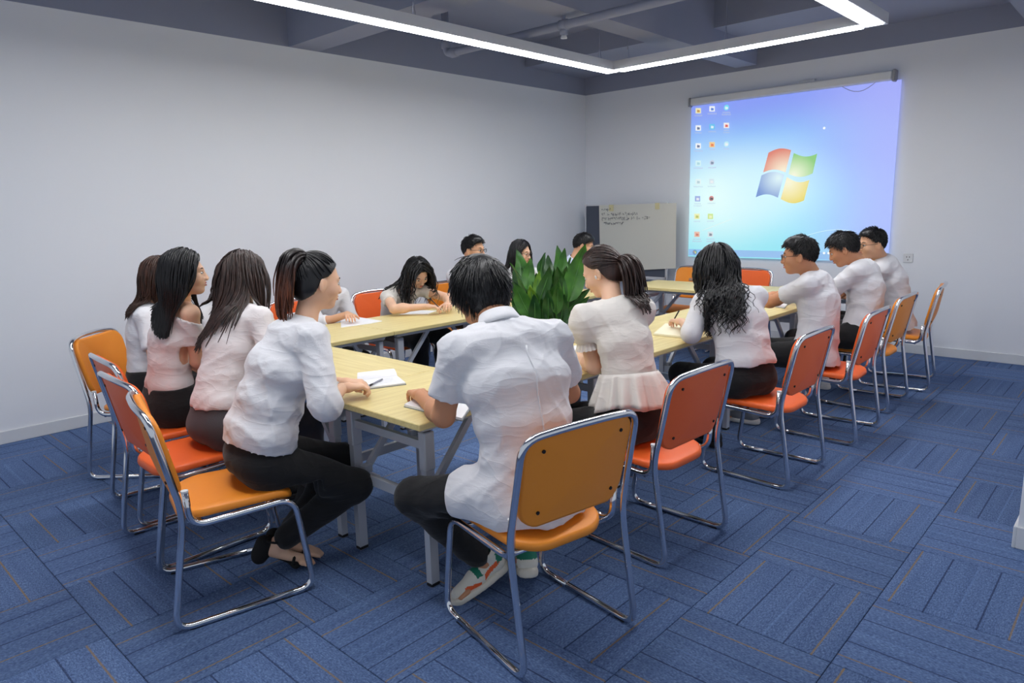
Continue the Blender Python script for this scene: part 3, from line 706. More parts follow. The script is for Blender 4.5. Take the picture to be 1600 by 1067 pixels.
def tail(start, d0, length, n, rs, cols, rad=.022, steps=14, r0=.0065, wave=.004, spr=.5, grav=.30):
    d0 = nrm(d0); a = nrm(np.cross(d0, Z3)+1e-3); b = np.cross(d0, a); th = rs.uniform(0, 6.28, n); rr = np.sqrt(rs.uniform(0, 1, n))
    o = np.cos(th)[:, None]*a+np.sin(th)[:, None]*b; P = np.array(start)+o*(rr*rad*.45)[:, None]; out = [P.copy()]
    D_ = np.repeat(d0[None], n, 0)+o*(rr*spr)[:, None]; ds = length*rs.uniform(.82, 1.05, n)/(steps-1)
    for i in range(1, steps):
        D_ = D_*(1-grav)+np.array([0, 0, -1.0])*grav-(o*(rr*.05)[:, None] if i > steps*.45 else 0)+rs.normal(size=(n, 3))*.03
        D_ /= np.linalg.norm(D_, axis=1)[:, None]; P = collide(P+D_*ds[:, None], cols); out.append(P.copy())
    Q = np.stack(out, 1); t = np.linspace(0, 1, steps)[None, :]
    Q = Q+(np.sin(t*9+th[:, None])*wave*t)[..., None]*o[:, None, :]
    return tubes_many(Q, r0*(1-.7*t**2)*rs.uniform(.8, 1.2, (n, 1)), 4, 1.3)
def short(hd, style, n, L_, rs, crown=(-.055, 0, .105), lift=.35, r0=.0036, steps=5, front=0.0, top=1.0, low=.35, sag=-.16, jit=.10):
    d, R0 = hd.roots(n, style, rs, .004); nor = d/(hd.er/hd.s); nor /= np.linalg.norm(nor, axis=1)[:, None]
    fl = R0-np.array(crown); fl = fl-nor*(fl*nor).sum(1)[:, None]; fl /= np.linalg.norm(fl, axis=1)[:, None]+1e-6
    ln = L_*np.interp(R0[:, 2], [-.06, .02, .08], [low, (low+top)/2, top])*rs.uniform(.8, 1.15, len(R0)); D_ = nor*lift+fl+rs.normal(size=fl.shape)*jit
    D_[:, 2] += front*np.clip(R0[:, 0]/.08, 0, 1); D_ /= np.linalg.norm(D_, axis=1)[:, None]
    P = R0.copy(); out = [P.copy()]; er = hd.er/hd.s+.006; ec = np.array([-.010, 0, .020])
    for i in range(1, steps):
        P = P+D_*(ln/(steps-1))[:, None]; D_ = D_+np.array([0, 0, sag]); D_ /= np.linalg.norm(D_, axis=1)[:, None]
        q = (P-ec)/er; nn = np.linalg.norm(q, axis=1); mk = nn < 1; P[mk] = ec+(q[mk]/nn[mk][:, None])*er; out.append(P.copy())
    Q = hd.c+(np.stack(out, 1)*hd.s)@hd.A; t = np.linspace(0, 1, steps)[None, :]
    return tubes_many(Q, r0*(1-.7*t)*np.ones((len(R0), 1)), 3, 1.3)
# ------------------------------------------------------------------ a seated person
BF = [(0.0, .166, .118, .10), (.2, .150, .106, .10), (.42, .124, .092, .10), (.65, .138, .102, .11), (.86, .146, .082, .085)]
BM = [(0.0, .160, .118, .10), (.2, .150, .112, .10), (.42, .146, .106, .11), (.65, .168, .116, .12), (.87, .176, .090, .085)]
PPL = {}
def shoe(kind, ank, fd, root, off, rs, pitch=0.0):
    """foot of the shoe below the ankle, pointing along fd"""
    f = nrm(np.array([fd[0], fd[1], 0])); r = np.cross(f, Z3); u = Z3
    if pitch: f, u = f*math.cos(pitch)-u*math.sin(pitch), u*math.cos(pitch)+f*math.sin(pitch)
    o = np.array(ank)-u*.085; pt = lambda a, b, c: o+f*a+r*b+u*c; A = np.stack((f, r, u))
    v = Vol(o-.26, o+.26, .0065)
    if kind == 'heel':
        v.cone(pt(-.055, 0, .03), pt(-.055, 0, .012), .030, .030, .01); v.cone(pt(-.05, 0, .055), pt(.10, 0, .018), .020, .016, .015); v.cone(pt(.10, -.015, .014), pt(.10, .015, .014), .018, .018, .02)
        v.cone(pt(-.052, 0, .075), pt(-.055, 0, .03), .036, .034, .02)
        V, Fq = v.mesh(); s = link('shoe', mesh_np('shoe', V-off, Fq), mat('suede_black', rgb(18, 17, 18), .9), root)
        P = [pt(-.012+.040*math.cos(a), .040*math.sin(a), .105+.006*math.cos(a)) for a in np.linspace(0, 2*PI, 17)]
        V, F = sweep(P, .005, 6); link('ankle_strap', mesh_np('ankle_strap', np.array(V)-off, F), mat('suede_black', rgb(18, 17, 18), .9), s)
        V, F = sphere_mesh(pt(-.0, -.042, .105), A, np.array([.008, .003, .008])); link('buckle', mesh_np('buckle', V-off, F), M_silver, s)
        P = [pt(.085, .038*math.cos(a), .022+.028*math.sin(a)) for a in np.linspace(0, PI, 9)]
        V, F = sweep(P, .007, 6); link('toe_strap', mesh_np('toe_strap', np.array(V)-off, F), mat('suede_black', rgb(18, 17, 18), .9), s)
        return
    # sneaker: sole and upper
    v.cone(pt(-.055, 0, .020), pt(.155, 0, .016), .040, .038, .01); v.ell(pt(.05, 0, .012), A, (.135, .046, .026), .02)
    v.keep(lambda P: np.maximum(-(P-o)@u+.0005, (P-o)@u-.030-.012*np.clip(-((P-o)@f)/.08, 0, 1)))
    V, Fq = v.mesh()
    cs = {'sport': rgb(226, 220, 206), 'black': rgb(40, 38, 38), 'grey': rgb(210, 208, 204), 'white': rgb(226, 224, 220)}[kind]
    so = link('shoe', mesh_np('shoe', V-off, Fq), mat('sole_'+kind, cs, .6, bump=.3 if kind == 'sport' else 0, bscale=90), root)
    v = Vol(o-.26, o+.26, .0055)
    v.cone(pt(-.048, 0, .055), pt(.06, 0, .045), .040, .036, .02); v.cone(pt(.05, 0, .042), pt(.150, 0, .034), .036, .026, .02); v.cone(pt(-.040, 0, .055), pt(-.025, 0, .110), .038, .043, .02)
    v.ell(pt(-.015, 0, .130), A, (.034, .032, .028), .008, cut=True); v.keep(lambda P: -(P-o)@u+.026)
    V, Fq = v.mesh(); cu = {'sport': rgb(228, 224, 212), 'black': rgb(24, 24, 26), 'grey': rgb(120, 124, 132), 'white': rgb(225, 224, 222)}[kind]
    up = link('upper', mesh_np('upper', V-off, Fq), mat('upper_'+kind, cu, .7, bump=.2, bscale=300), so)
    if kind == 'sport':
        me = up.data; me.materials.append(mat('sport_green', rgb(20, 120, 96), .6)); me.materials.append(mat('sport_orange', rgb(232, 98, 46), .6))
        cen = np.array([p.center[:] for p in me.polygons])+off-o; a, b, c = cen@f, cen@r, cen@u
        mi = np.zeros(len(a), np.int32)
        mi[(a > .055) & (a < .125) & (c < .040+.25*(a-.055)) & (np.abs(b) > .012) & (c < .052)] = 2
        mi[(np.abs(c-(.062+.42*(-a))) < .010) & (a > -.065) & (a < .035)] = 2
        mi[(a < -.035) & (c > .072) & (c < .118)] = 1
        mi[(a > .038) & (a < .066) & (c > .062)] = 1
        me.polygons.foreach_set('material_index', mi)
def person(label, male, pel, face, neck, head, hyaw, hpitch, hroll=0., twist=0., hands=(None, None), feet=None, top=None, bottom='trousers', hair=None, glasses=False,
           skin=None, shoes='black', seed=1, sc=1.0, slouch=.035, vs=.0105, bmat=None, tl=None, hsc=1.0, side=0.0):
    rs = np.random.RandomState(seed); skin = skin or M_skin; pel = np.array(pel, float); off = np.array([pel[0], pel[1], 0.0])
    fw = dirdeg(face); rt = np.cross(fw, Z3); tl = tl or (.565 if male else .535)*sc
    if neck is not None:                                       # back length follows the collar seen in the photo (slouching or upright), so nobody tilts sideways
        dr = nrm(ray(*neck)); tl = float(np.clip(np.linalg.norm(CAM+dr*((pel-CAM)@dr)-pel)+.004, tl*.80, tl*1.10))
    N = ray_sphere(neck[0], neck[1], pel, tl, pel+tl*(Z3*.92+fw*.35)) if neck is not None else pel+tl*nrm(Z3*.94+fw*.25+rt*side)
    hl = (.192 if male else .174)*sc; fh = dirdeg(hyaw)
    Hc = ray_sphere(head[0], head[1], N, hl, N+hl*(Z3*.93+fh*.3)) if head is not None else N+hl*nrm(Z3*.93+fh*.3)
    fs = dirdeg(face+twist); rsd = nrm(np.cross(fs, Z3)+0*Z3); axis = nrm(N-pel); rsd = nrm(rsd-axis*(rsd@axis)*.6)
    mid = (pel+N)/2-fw*slouch*2
    sp = lambda t: pel*(1-t)**2+2*mid*t*(1-t)+N*t*t
    tg = lambda t: nrm(2*(mid-pel)*(1-t)+2*(N-mid)*t+1e-6)
    def fr(t):
        u = tg(t); r = nrm((rt*(1-t)+rsd*t)-u*((rt*(1-t)+rsd*t)@u)); return np.stack((np.cross(u, r), r, u))
    sw = (.185 if male else .160)*sc; S = [N-tg(1)*(.074 if male else .056)*sc+fs*.012+rsd*sw*q for q in (-1, 1)]      # 0 = left, 1 = right
    l1, l2 = ((.300, .262) if male else (.272, .240)); l1 *= sc; l2 *= sc
    arms = []
    for i, q in enumerate((-1, 1)):
        h_ = hands[i] or {}
        W = np.array(h_.get('w', pel+fw*.30+rt*q*.07+Z3*.13)); pole = h_.get('pole', -Z3*.7+rsd*q*.75-fs*.25)
        E_, W = ik(S[i], W, l1, l2, pole)
        if 'e' in h_: E_ = np.array(h_['e']); W = np.array(h_['w'])
        arms.append((S[i], E_, W, h_))
    ar = (.050, .040, .040, .0275) if male else (.043, .036, .035, .0245)
    hj = [pel+rt*q*.088*sc-Z3*.005 for q in (-1, 1)]; legs = []
    for i, q in enumerate((-1, 1)):
        if feet and feet[i] is not None: an, fd, pit = np.array(feet[i][0], float), feet[i][1], (feet[i][2] if len(feet[i]) > 2 else 0)
        else: an, fd, pit = pel*[1, 1, 0]+fw*.40+rt*q*.10+Z3*.088, face, 0
        K, an = ik(hj[i], an, .425*sc, .405*sc, feet[i][3] if feet and feet[i] is not None and len(feet[i]) > 3 else Z3*.8+fw*.6+rt*q*.12); legs.append((hj[i], K, an, fd, pit))
    tab = BM if male else BF
    # ---- body
    parts = []
    lo = np.min([pel-.3, N-.2]+[l[1]-.1 for l in legs]+[l[2]-.1 for l in legs], 0); hi = np.max([pel+.3, N+.2]+[l[1]+.1 for l in legs]+[l[2]+.1 for l in legs], 0)
    v = Vol(lo, hi, .016)
    for t, w, d, h_ in tab: v.ell(sp(t), fr(t), (d*sc-.004, w*sc-.004, h_*sc), .05)
    for q in (0, 1):
        v.cone(N-tg(1)*.040, S[q], .045*sc, .040*sc, .04)
        H_, K, an, fd, pit = legs[q]; v.cone(H_, K, .074*sc, .050*sc, .03)
    v.keep(lambda P: .446-P[..., 2]-10*(((P-pel)@fw) > .27))
    for q in (0, 1):
        H_, K, an, fd, pit = legs[q]; v.cone(K, an, .046*sc, .034*sc, .006)
    parts.append(v.mesh())
    for q in (0, 1):
        H_, K, an, fd, pit = legs[q]; f = nrm(np.array([math.cos(math.radians(fd)), math.sin(math.radians(fd)), -math.tan(pit)*.8]))
        v = Vol(np.minimum(an-.08, an+f*.2-.08)-[0, 0, .03], np.maximum(an+.08, an+f*.2+.08)+[0, 0, .12], .0075)
        v.cone(an+nrm(K-an)*.10, an, .040*sc, .031*sc, .02); v.cone(an-f*.03-Z3*.035, an+f*.10-Z3*.058, .026, .022, .03)
        for o_ in (-.028, -.013, .002, .016, .030): v.cone(an+f*.10-Z3*.060+np.cross(f, Z3)*o_, an+f*(.150-abs(o_)*.5)-Z3*.068+np.cross(f, Z3)*o_*1.1, .013, .009, .006)
        parts.append(v.mesh())
        a, e, w, h_ = arms[q]
        v = Vol(np.min([a, e, w], 0)-.08, np.max([a, e, w], 0)+.08, .0085)
        v.ell(a, np.eye(3), (ar[0]*1.08,)*3, .02); v.cone(a, e, ar[0]*sc, ar[1]*sc, .02); v.cone(e, w, ar[2]*sc, ar[3]*sc, .018); v.ell(e*.72+w*.28, np.eye(3), (ar[2]*1.06*sc,)*3, .03); parts.append(v.mesh())
        hf = np.array(h_.get('fwd', nrm(w-e))); hu = h_.get('up', Z3)
        thumb = (-1 if q == 0 else 1)*h_.get('flip', 1)
        # thumb side: for a palm-down right hand pointing forward the thumb is on the left
        parts.append(hand_mesh(w+nrm(hf)*.012, hf, hu, -thumb, h_.get('curl', .5), scale=(1.02 if male else .92)*sc*h_.get('hs', 1), thumb_in=h_.get('ti', .5)))
    hd = Head(Hc, hyaw, hpitch, hroll, (1.0 if male else .95)*sc*hsc)
    parts.append(hd.mesh(N-tg(1)*.02, male))
    V, Fq = joinm(parts)
    root = link('person', mesh_np('person', V-off, Fq), skin, None, tuple(off)); tag(root, label, 'person')
    root['group'] = 'people seated at the meeting'
    zero = np.zeros(3)
    hd.features(root, off, male)
    if glasses: hd.glasses(root, off)
    # ---- top
    T = dict(mat=C_white, off=.016, sl=.62, hem=.10, neck=.070, loose=.0, amp=.0045, cuff=.010, ncut=None, fold=None); T.update(top or {})
    pts = [pel, N]+[a[0] for a in arms]+([a[1] for a in arms])+([a[2] for a in arms] if T['sl'] > 1 else [])
    v = Vol(np.min(pts, 0)-.22, np.max(pts, 0)+.16, vs)
    for t, w, d, h_ in tab:
        lo_ = T['loose']*math.sin(min(1, max(0, t+.15))*PI*.8); v.ell(sp(t), fr(t), (d*sc+T['off']+lo_*.6, w*sc+T['off']+lo_, h_*sc+.01), .05)
    if T['hem'] < 0: v.ell(sp(0)-tg(0)*.06, fr(0), (.150*sc+T['off'], .188*sc+T['off'], .12), .05)
    if T.get('drape'):
        for q in (0, 1): v.cone(hj[q], hj[q]+(legs[q][1]-hj[q])*.36, .108*sc+T['off']*.5, .098*sc+T['off']*.5, .04)
    for q in (0, 1):
        a, e, w, h_ = arms[q]; v.cone(N-tg(1)*.032, a, (.056 if male else .048)*sc, ar[0]*sc+T['off']*.7, .05)
        s1 = min(T['sl'], 1.0)
        if s1 > 0: v.cone(a, a+(e-a)*s1, ar[0]*sc+T['off']*.75, (ar[0]+(ar[1]-ar[0])*s1)*sc+T['off']*.6+T['cuff'], .028)
        if T['sl'] > 1: v.cone(e, e+(w-e)*(T['sl']-1), ar[1]*sc+T['off']*.6+T['cuff'], ar[2]*sc+T['off']*.5+T['cuff']*.8, .02)
        if T.get('puff'): v.ell(a+(e-a)*.22, np.stack((nrm(e-a), nrm(np.cross(e-a, Z3)), nrm(np.cross(e-a, np.cross(e-a, Z3))))), (.088, .080, .080), .03)
        # trim the sleeve end flat
        if 0 < s1:
            end, dr = (a+(e-a)*s1, nrm(e-a)) if T['sl'] <= 1 else (e+(w-e)*(T['sl']-1), nrm(w-e)); R_ = .10
            sl_, P = v.sub(end-R_, end+R_+.0)
            if sl_ is not None:
                dd = (P-end)@dr; rr = np.linalg.norm(P-end-dd[..., None]*dr, axis=-1); v.D[sl_] = np.where((rr < .078) & (dd > -.02), np.maximum(v.D[sl_], dd.astype(f32)), v.D[sl_])
    if T['ncut'] is None: v.ell(N+tg(1)*.040+fh*.018, np.eye(3), (T['neck'], T['neck'], T['neck']), .012, cut=True)
    else: v.keep(T['ncut'](N, tg(1), fs, rsd))
    hp, hu = sp(max(T['hem'], 0)) if T['hem'] >= 0 else pel+tg(0)*T['hem'], tg(max(T['hem'], 0))
    v.keep(lambda P: -((P-hp)@hu)+.010*np.sin(((P-hp)@rt)*28+seed)*(1 if T['hem'] < 0 else .6))
    if T['hem'] < 0: v.keep(lambda P: .440-P[..., 2])
    V, Fq = v.mesh()
    if T['fold'] is None: V = folds(V, Fq, rs, T['amp'], 1.0, [tg(.5), nrm(tg(.5)+rt), nrm(tg(.5)-rt), nrm(tg(.5)+fw*.6)])
    sh = link('shirt', mesh_np('shirt', V-off, Fq), T['mat'], root)
    if T.get('seam'):
        Nn = vnormals(V, Fq); lat = (V-sp(.5))@rsd; bk = (Nn@(-fw)) > .3; Vb = V[bk]; hb_ = (Vb-pel)@tg(.5); P = []
        for hh in np.linspace(-.03, tl*.84, 26):
            c = np.abs(hb_-hh)*1.0+np.abs(lat[bk]-.012); j = np.argsort(c)[:4]; P.append((Vb[j]+Nn[bk][j]*.0025).mean(0))
        P = np.array(P); P[1:-1] = (P[:-2]+P[1:-1]*2+P[2:])/4; Vs, Fs_ = sweep(P, .0035, 6); link('back_pleat', mesh_np('back_pleat', np.array(Vs)-off, Fs_), T['mat'], sh)
    if T.get('collar'):
        c0 = N+tg(1)*.012+fh*.008; a1 = nrm(rsd); a2 = nrm(np.cross(tg(1), a1)); th = np.linspace(.5, 2*PI-.5, 26)+PI/2; Vc = []
        for h_, rr in ((.036, .063), (.040, .066), (.006, .080), (-.012, .088), (-.014, .084), (.030, .058)): Vc += [c0+tg(1)*h_+(a1*math.cos(x)*1.0+a2*math.sin(x)*1.02)*rr for x in th]
        n = len(th); Fc = [(r*n+i, r*n+i+1, (r+1)*n+i+1, (r+1)*n+i) for r in range(5) for i in range(n-1)]
        link('collar', mesh_np('collar', np.array(Vc)-off, Fc), T['mat'], sh)
    if T.get('peplum'):
        Vc = []; n = 96; m = 9; A_ = fr(.22)
        for j in range(m):
            t = j/(m-1); c0 = sp(.42-.28*t)
            for i in range(n):
                x = 2*PI*i/n; rr = np.array([.120+.052*t, .148+.050*t])+(.020*math.sin(x*13+2*math.sin(x*3))+.008*math.sin(x*29+1))*t**.7; Vc.append(c0+A_[0]*math.cos(x)*rr[0]+A_[1]*math.sin(x)*rr[1]-Z3*.012*t*math.sin(x*4+1))
        Fc = [(j*n+i, j*n+(i+1) % n, (j+1)*n+(i+1) % n, (j+1)*n+i) for j in range(m-1) for i in range(n)]
        p_ = link('peplum', mesh_np('peplum', np.array(Vc)-off, Fc), T['mat'], sh); p_['label'] = 'gathered flared hem'
        sm = p_.modifiers.new('thick', 'SOLIDIFY'); sm.thickness = .002
    if T.get('puff'):
        for q in (0, 1):
            a, e, w, h_ = arms[q]; c0 = a+(e-a)*(T['sl']+.01); d0 = nrm(e-a); a1 = nrm(np.cross(d0, Z3)); a2 = np.cross(d0, a1); Vc = []; n = 72
            for j, (dz, rr, am) in enumerate(((-.012, .058, .0), (.0, .054, .001), (.018, .060, .005), (.030, .064, .007))):
                Vc += [c0+d0*dz+(a1*math.cos(x)+a2*math.sin(x))*(rr+am*math.sin(x*19)) for x in np.linspace(0, 2*PI, n, endpoint=False)]
            Fc = [(j*n+i, j*n+(i+1) % n, (j+1)*n+(i+1) % n, (j+1)*n+i) for j in range(3) for i in range(n)]
            link('sleeve_frill', mesh_np('sleeve_frill', np.array(Vc)-off, Fc), T['mat'], sh)
    # ---- bottom
    v = Vol(lo, hi, max(vs, .011)); bm = bmat or C_black; o_ = .010
    wt = .20
    for t, w, d, h_ in tab[:2]: v.ell(sp(t), fr(t), (d*sc+o_, w*sc+o_, h_*sc), .05)
    for q in (0, 1):
        H_, K, an, fd, pit = legs[q]
        v.ell(H_*.9+K*.1-Z3*.02, np.eye(3), (.098*sc,)*3, .05)
        v.cone(H_, K, .092*sc+o_, .060*sc+o_, .03 if bottom == 'trousers' else .10)
    v.keep(lambda P: .434-P[..., 2]-10*(((P-pel)@fw) > .21))       # rests on the seat
    for q in (0, 1):
        H_, K, an, fd, pit = legs[q]
        if bottom == 'trousers':
            e_ = K+(an-K)*.88; v.cone(K, e_, .058*sc+o_, .043*sc+o_*1.2, .035); v.ell(K*.65+an*.35-fw*.018, np.eye(3), (.052*sc,)*3, .04)
    if bottom == 'skirt':
        K0 = (legs[0][1]+legs[1][1])/2; v.cone((hj[0]+hj[1])/2, K0, .11, .10, .08); v.keep(lambda P: (P-(K0+fw*.02))@nrm(fw-Z3*.3))
    v.keep(lambda P: (P-sp(wt))@nrm(Z3+tg(wt)*.3)-10*(((P-pel)@fw) > .20))
    V, Fq = v.mesh(); V = folds(V, Fq, rs, .0030, .8)
    link('skirt' if bottom == 'skirt' else 'trousers', mesh_np(bottom, V-off, Fq), bm, root)
    for q in (0, 1):
        H_, K, an, fd, pit = legs[q]
        if shoes: shoe(shoes, an, dirdeg(fd), root, off, rs, pit)
    # ---- hair
    cols = [('e', (sp(t), fr(t), np.array((d*sc+T['off']+T['loose']+.018, w*sc+T['off']+T['loose']+.016, h_*sc+.025)))) for t, w, d, h_ in tab[1:]]
    cols += [('c', (N-tg(1)*.035, S[q], .074*sc)) for q in (0, 1)]+[('c', (arms[q][0], arms[q][1], ar[0]*sc+T['off']+.014)) for q in (0, 1)]+[('c', (hd.p(-.02, 0, -.05), N, .056))]
    cols = [('back', -fs)]+cols
    if hair:
        hm, parts = hair(hd, rs, cols, N)
        V, Fq = joinm(parts); link('hair', mesh_np('hair', V-off, Fq), hm, root)
    PPL[label] = dict(N=N, Hc=Hc, S=S, arms=arms, legs=legs, hd=hd, root=root, off=off, cols=cols, rs=rs)
    return PPL[label]
# ------------------------------------------------------------------ the people round the table
def H(px, py, z=.785, **k): k['w'] = at(px, py, z); return k
SEAT = .532
def FT(x, y, fd, pole=None, pit=0.): return (np.array([x, y, .088]), fd, pit)+((pole,) if pole is not None else ())
def hair_long(m, length, n=900, **k):
    def f(hd, rs, cols, N):
        return m, [hd.cap(.013, 'long'), fall(hd, 'long', n, length, rs, cols, **k)]
    return f
def hair_pony(m, tie, length, n=300, nt=110, style='up', d0=(-.8, 0, .1), **k):
    def f(hd, rs, cols, N):
        t = hd.p(*tie); return m, [hd.cap(.010, style), pulled(hd, style, n, tie, rs), tail(t, np.array(d0)@hd.A, length, nt, rs, cols+[('e', (hd.ec, hd.A, hd.er+.012))], **k)]
    return f
def hair_short(m, style='short', L_=.05, n=2200, off=.008, top=.0, **k):
    def f(hd, rs, cols, N): return m, [hd.cap(off, style, top), short(hd, style, n, L_, rs, **k)]
    return f
# --- right-hand side of the ring
a0 = at(782, 912); a1 = at(692, 948); a0 = a0+(a1-a0)*.28; fdL = math.degrees(math.atan2(*(a1-a0)[1::-1]))
b0 = at(822, 905)
m11 = person('man in a white short-sleeved shirt in the nearest amber chair, back to the camera', True, (-1.57, 1.76, SEAT), 166, (784, 510), (749, 455), 180, -14, twist=-10,
    hands=(H(659, 620, .770, fwd=at(640, 602, .76)-at(660, 622, .76), up=Z3, curl=1.0, e=at(693, 650, .775)), H(800, 600, 0.785, curl=.6)),
    feet=((a0+[0, 0, .125], fdL, .30, Z3*.8+dirdeg(228)*.9), (b0+[0, 0, .12], 140, .3)), top=dict(mat=C_white, off=.022, sl=.70, hem=-.10, drape=True, loose=.018, amp=.0042, collar=True, seam=True, cuff=.016),
    hair=lambda hd, rs, cols, N: (H_black, [hd.cap(.020, 'bowl', .008), short(hd, 'bowl', 3600, .075, rs, lift=.30, r0=.0034, steps=7, crown=(-.045, .012, .115), low=.95, jit=.07)]), skin=M_skin3, shoes='sport', seed=11, vs=.0085, sc=1.02)
w12 = person('woman with a low brown ponytail in an ivory puff-sleeved blouse', False, (-1.72, 2.64, SEAT), 174, (955, 472), (941, 424), 194, -26, twist=-22,
    hands=(H(899, 556, .768, fwd=at(880, 541, .76)-at(899, 556, .76), curl=.7, e=at(928, 573, .775)), H(905, 535, 0.785, fwd=dirdeg(200), curl=.6)),
    feet=(FT(-2.02, 2.44, 176), FT(-2.02, 2.62, 176, Z3*.8+dirdeg(190)*.7)),
    top=dict(mat=C_warm, off=.014, sl=.50, hem=.12, puff=True, peplum=True, amp=.0032), hair=hair_pony(H_dark, (-.098, 0, -.002), .25, 420, 280, rad=.05, wave=.007, d0=(-1.0, 0, -.40), style='up', grav=.25, r0=.0072, spr=1.1),
    skin=M_skin2, seed=12, vs=.0095)
w13 = person('woman with long wavy black hair in a sheer white blouse', False, (-1.66, 3.72, SEAT), 158, (1136, 454), (1120, 416), 140, -12, twist=-22,
    hands=(H(1066, 503, .79, fwd=dirdeg(150), curl=.8, e=at(1080, 521, .79)), H(1088, 492, 0.785, curl=.6)),
    top=dict(mat=C_white, off=.020, sl=1.15, hem=.16, loose=.02, amp=.004), hair=hair_long(H_black, .42, 1100, r0=.0062, wave=.011, wfreq=34, layer=.034, back=1.0, spread=.5, ends=.3, steps=22, gather=.15), skin=M_skin2, seed=13, shoes='black')
m14 = person('man in glasses and a white tee, in profile facing left', True, (-1.62, 4.66, SEAT), 184, (1270, 429), (1249, 399), 197, -6, twist=6,
    hands=(H(1178, 478, 0.785, fwd=dirdeg(165), curl=.6, pole=-Z3*.8+dirdeg(262)*.7), H(1196, 464, .78, fwd=dirdeg(190), curl=.8)),
    top=dict(mat=C_white, off=.018, sl=.72, hem=-.06, amp=.0036, cuff=.014, neck=.074), hair=hair_short(H_black, 'fade', .036, 2200, .007, .012, front=.5, lift=.5), glasses=True, skin=M_skin3, seed=14, shoes='grey')
m15 = person('man in a plain white tee looking down, between the two men in glasses', True, (-1.60, 5.52, SEAT), 184, (1346, 411), (1318, 389), 196, -26,
    hands=(dict(w=np.array([-2.10, 5.40, .785]), fwd=dirdeg(175), curl=.6, pole=-Z3-dirdeg(90)*.3), dict(w=np.array([-2.10, 5.62, .785]), fwd=dirdeg(185), curl=.7, pole=-Z3+dirdeg(90)*.3)),
    feet=(FT(-1.96, 5.27, 184, Z3*.8+dirdeg(205)*.8), FT(-1.96, 5.77, 184, Z3*.8+dirdeg(155)*.8)), top=dict(mat=C_white, off=.018, sl=.72, hem=.02, cuff=.014, neck=.076),
    hair=hair_short(H_black, 'short', .042, 2200, .009, .010, front=.4, lift=.6), skin=M_skin3, seed=15, shoes='white')
m16 = person('man in glasses at the far right, turning toward the camera', True, (-1.57, 6.34, SEAT), 190, (1376, 404), (1362, 381), 228, -6,
    hands=(dict(w=np.array([-2.08, 6.16, .785]), fwd=dirdeg(190), curl=.6, pole=-Z3-dirdeg(90)*.3), dict(w=np.array([-2.10, 6.34, .785]), fwd=dirdeg(195), curl=.7, pole=-Z3+dirdeg(90)*.3)),
    feet=(FT(-1.96, 6.10, 190), FT(-1.98, 6.30, 190)), top=dict(mat=C_white, off=.018, sl=.72, hem=-.05, cuff=.014, neck=.074),
    hair=hair_short(H_black, 'fade', .032, 2000, .007, .014, front=.7, lift=.8), glasses=True, skin=M_skin, seed=16)
# --- near left side
c0 = at(437, 893); c1 = at(500, 884); fd5 = math.degrees(math.atan2(*(c1-c0)[1::-1]))
w5 = person('woman with a high red-brown ponytail in a loose white blouse, nearest on the left', False, (-2.655, 1.28, SEAT+.005), 78, (486, 484), (496, 438), 80, -10, twist=-4,
    hands=(H(532, 598, 0.785, fwd=dirdeg(40), curl=.9, pole=-Z3*.8+dirdeg(170)*.5), H(534, 607, 0.785, fwd=dirdeg(70), curl=1.0, pole=-Z3*.9+dirdeg(-20)*.5)),
    feet=((at(452, 880)+[0, 0, .13], fd5+4, .35, Z3*.8+dirdeg(88)*.6), (c0+[0, 0, .13], fd5, .35, Z3*.9+dirdeg(76)*.6+dirdeg(-14)*.28)), top=dict(mat=C_white, off=.026, sl=1.12, hem=.10, loose=.030, amp=.0045, cuff=.014),
    hair=None, skin=M_skin2, shoes='heel', seed=5, vs=.0085)
hd, rs = w5['hd'], w5['rs']; tie = (-.062, 0, .092); tp = hd.p(*tie)
V, Fq = joinm([hd.cap(.010, 'up'), pulled(hd, 'up', 360, tie, rs)]); link('hair', mesh_np('hair', V-w5['off'], Fq), H_black, w5['root'])
V, Fq = tail(tp, np.array([-1.0, -.15, .12])@hd.A, .27, 240, rs, [('e', (hd.ec, hd.A, hd.er+.016))], rad=.05, wave=.010, grav=.27, r0=.0070, spr=.8)
o = link('ponytail', mesh_np('ponytail', V-w5['off'], Fq), H_red, w5['root']); o['label'] = 'red-brown dyed ponytail'
w4 = person('woman with long dark brown hair and charcoal trousers, second on the near left side', False, (-3.23, 1.38, SEAT), 90, (384, 480), (382, 432), 92, -8,
    hands=(H(436, 556, 0.785, fwd=dirdeg(60), curl=.6), H(444, 566, 0.785, fwd=dirdeg(100), curl=.6)), top=dict(mat=C_pink, off=.016, sl=.72, hem=.14, amp=.0035),
    bmat=C_char, hair=hair_long(H_dark, .38, 1100, r0=.0055, ends=.32, layer=.026, back=.5, gather=.1), skin=M_skin2, seed=4)
offsh = lambda N, u, f, r: (lambda P: ((P-(N-u*.085))@u)-.10*np.clip(-((P-N)@r)/.2, 0, 1)*0)
w2 = person('woman with straight black hair and a bare-shouldered white top, in profile', False, (-3.82, 1.40, SEAT), 84, (284, 468), (289, 427), 66, 0,
    hands=(dict(w=np.array([-3.80, 1.59, .66]), fwd=dirdeg(-10), curl=.6, up=dirdeg(80)), dict(w=np.array([-3.88, 1.60, .68]), fwd=dirdeg(160), curl=.6, up=dirdeg(70))),
    feet=(FT(-3.86, 1.72, 84), FT(-3.80, 1.70, 84, Z3*.8+dirdeg(95)*.7)),
    top=dict(mat=C_pink, off=.012, sl=.62, hem=.10, amp=.0040, ncut=offsh), bottom='skirt', hair=hair_long(H_black, .32, 1100, r0=.0055, ends=.06, layer=.022, back=.7, gather=.5, spread=.6), skin=M_skin2, seed=2)
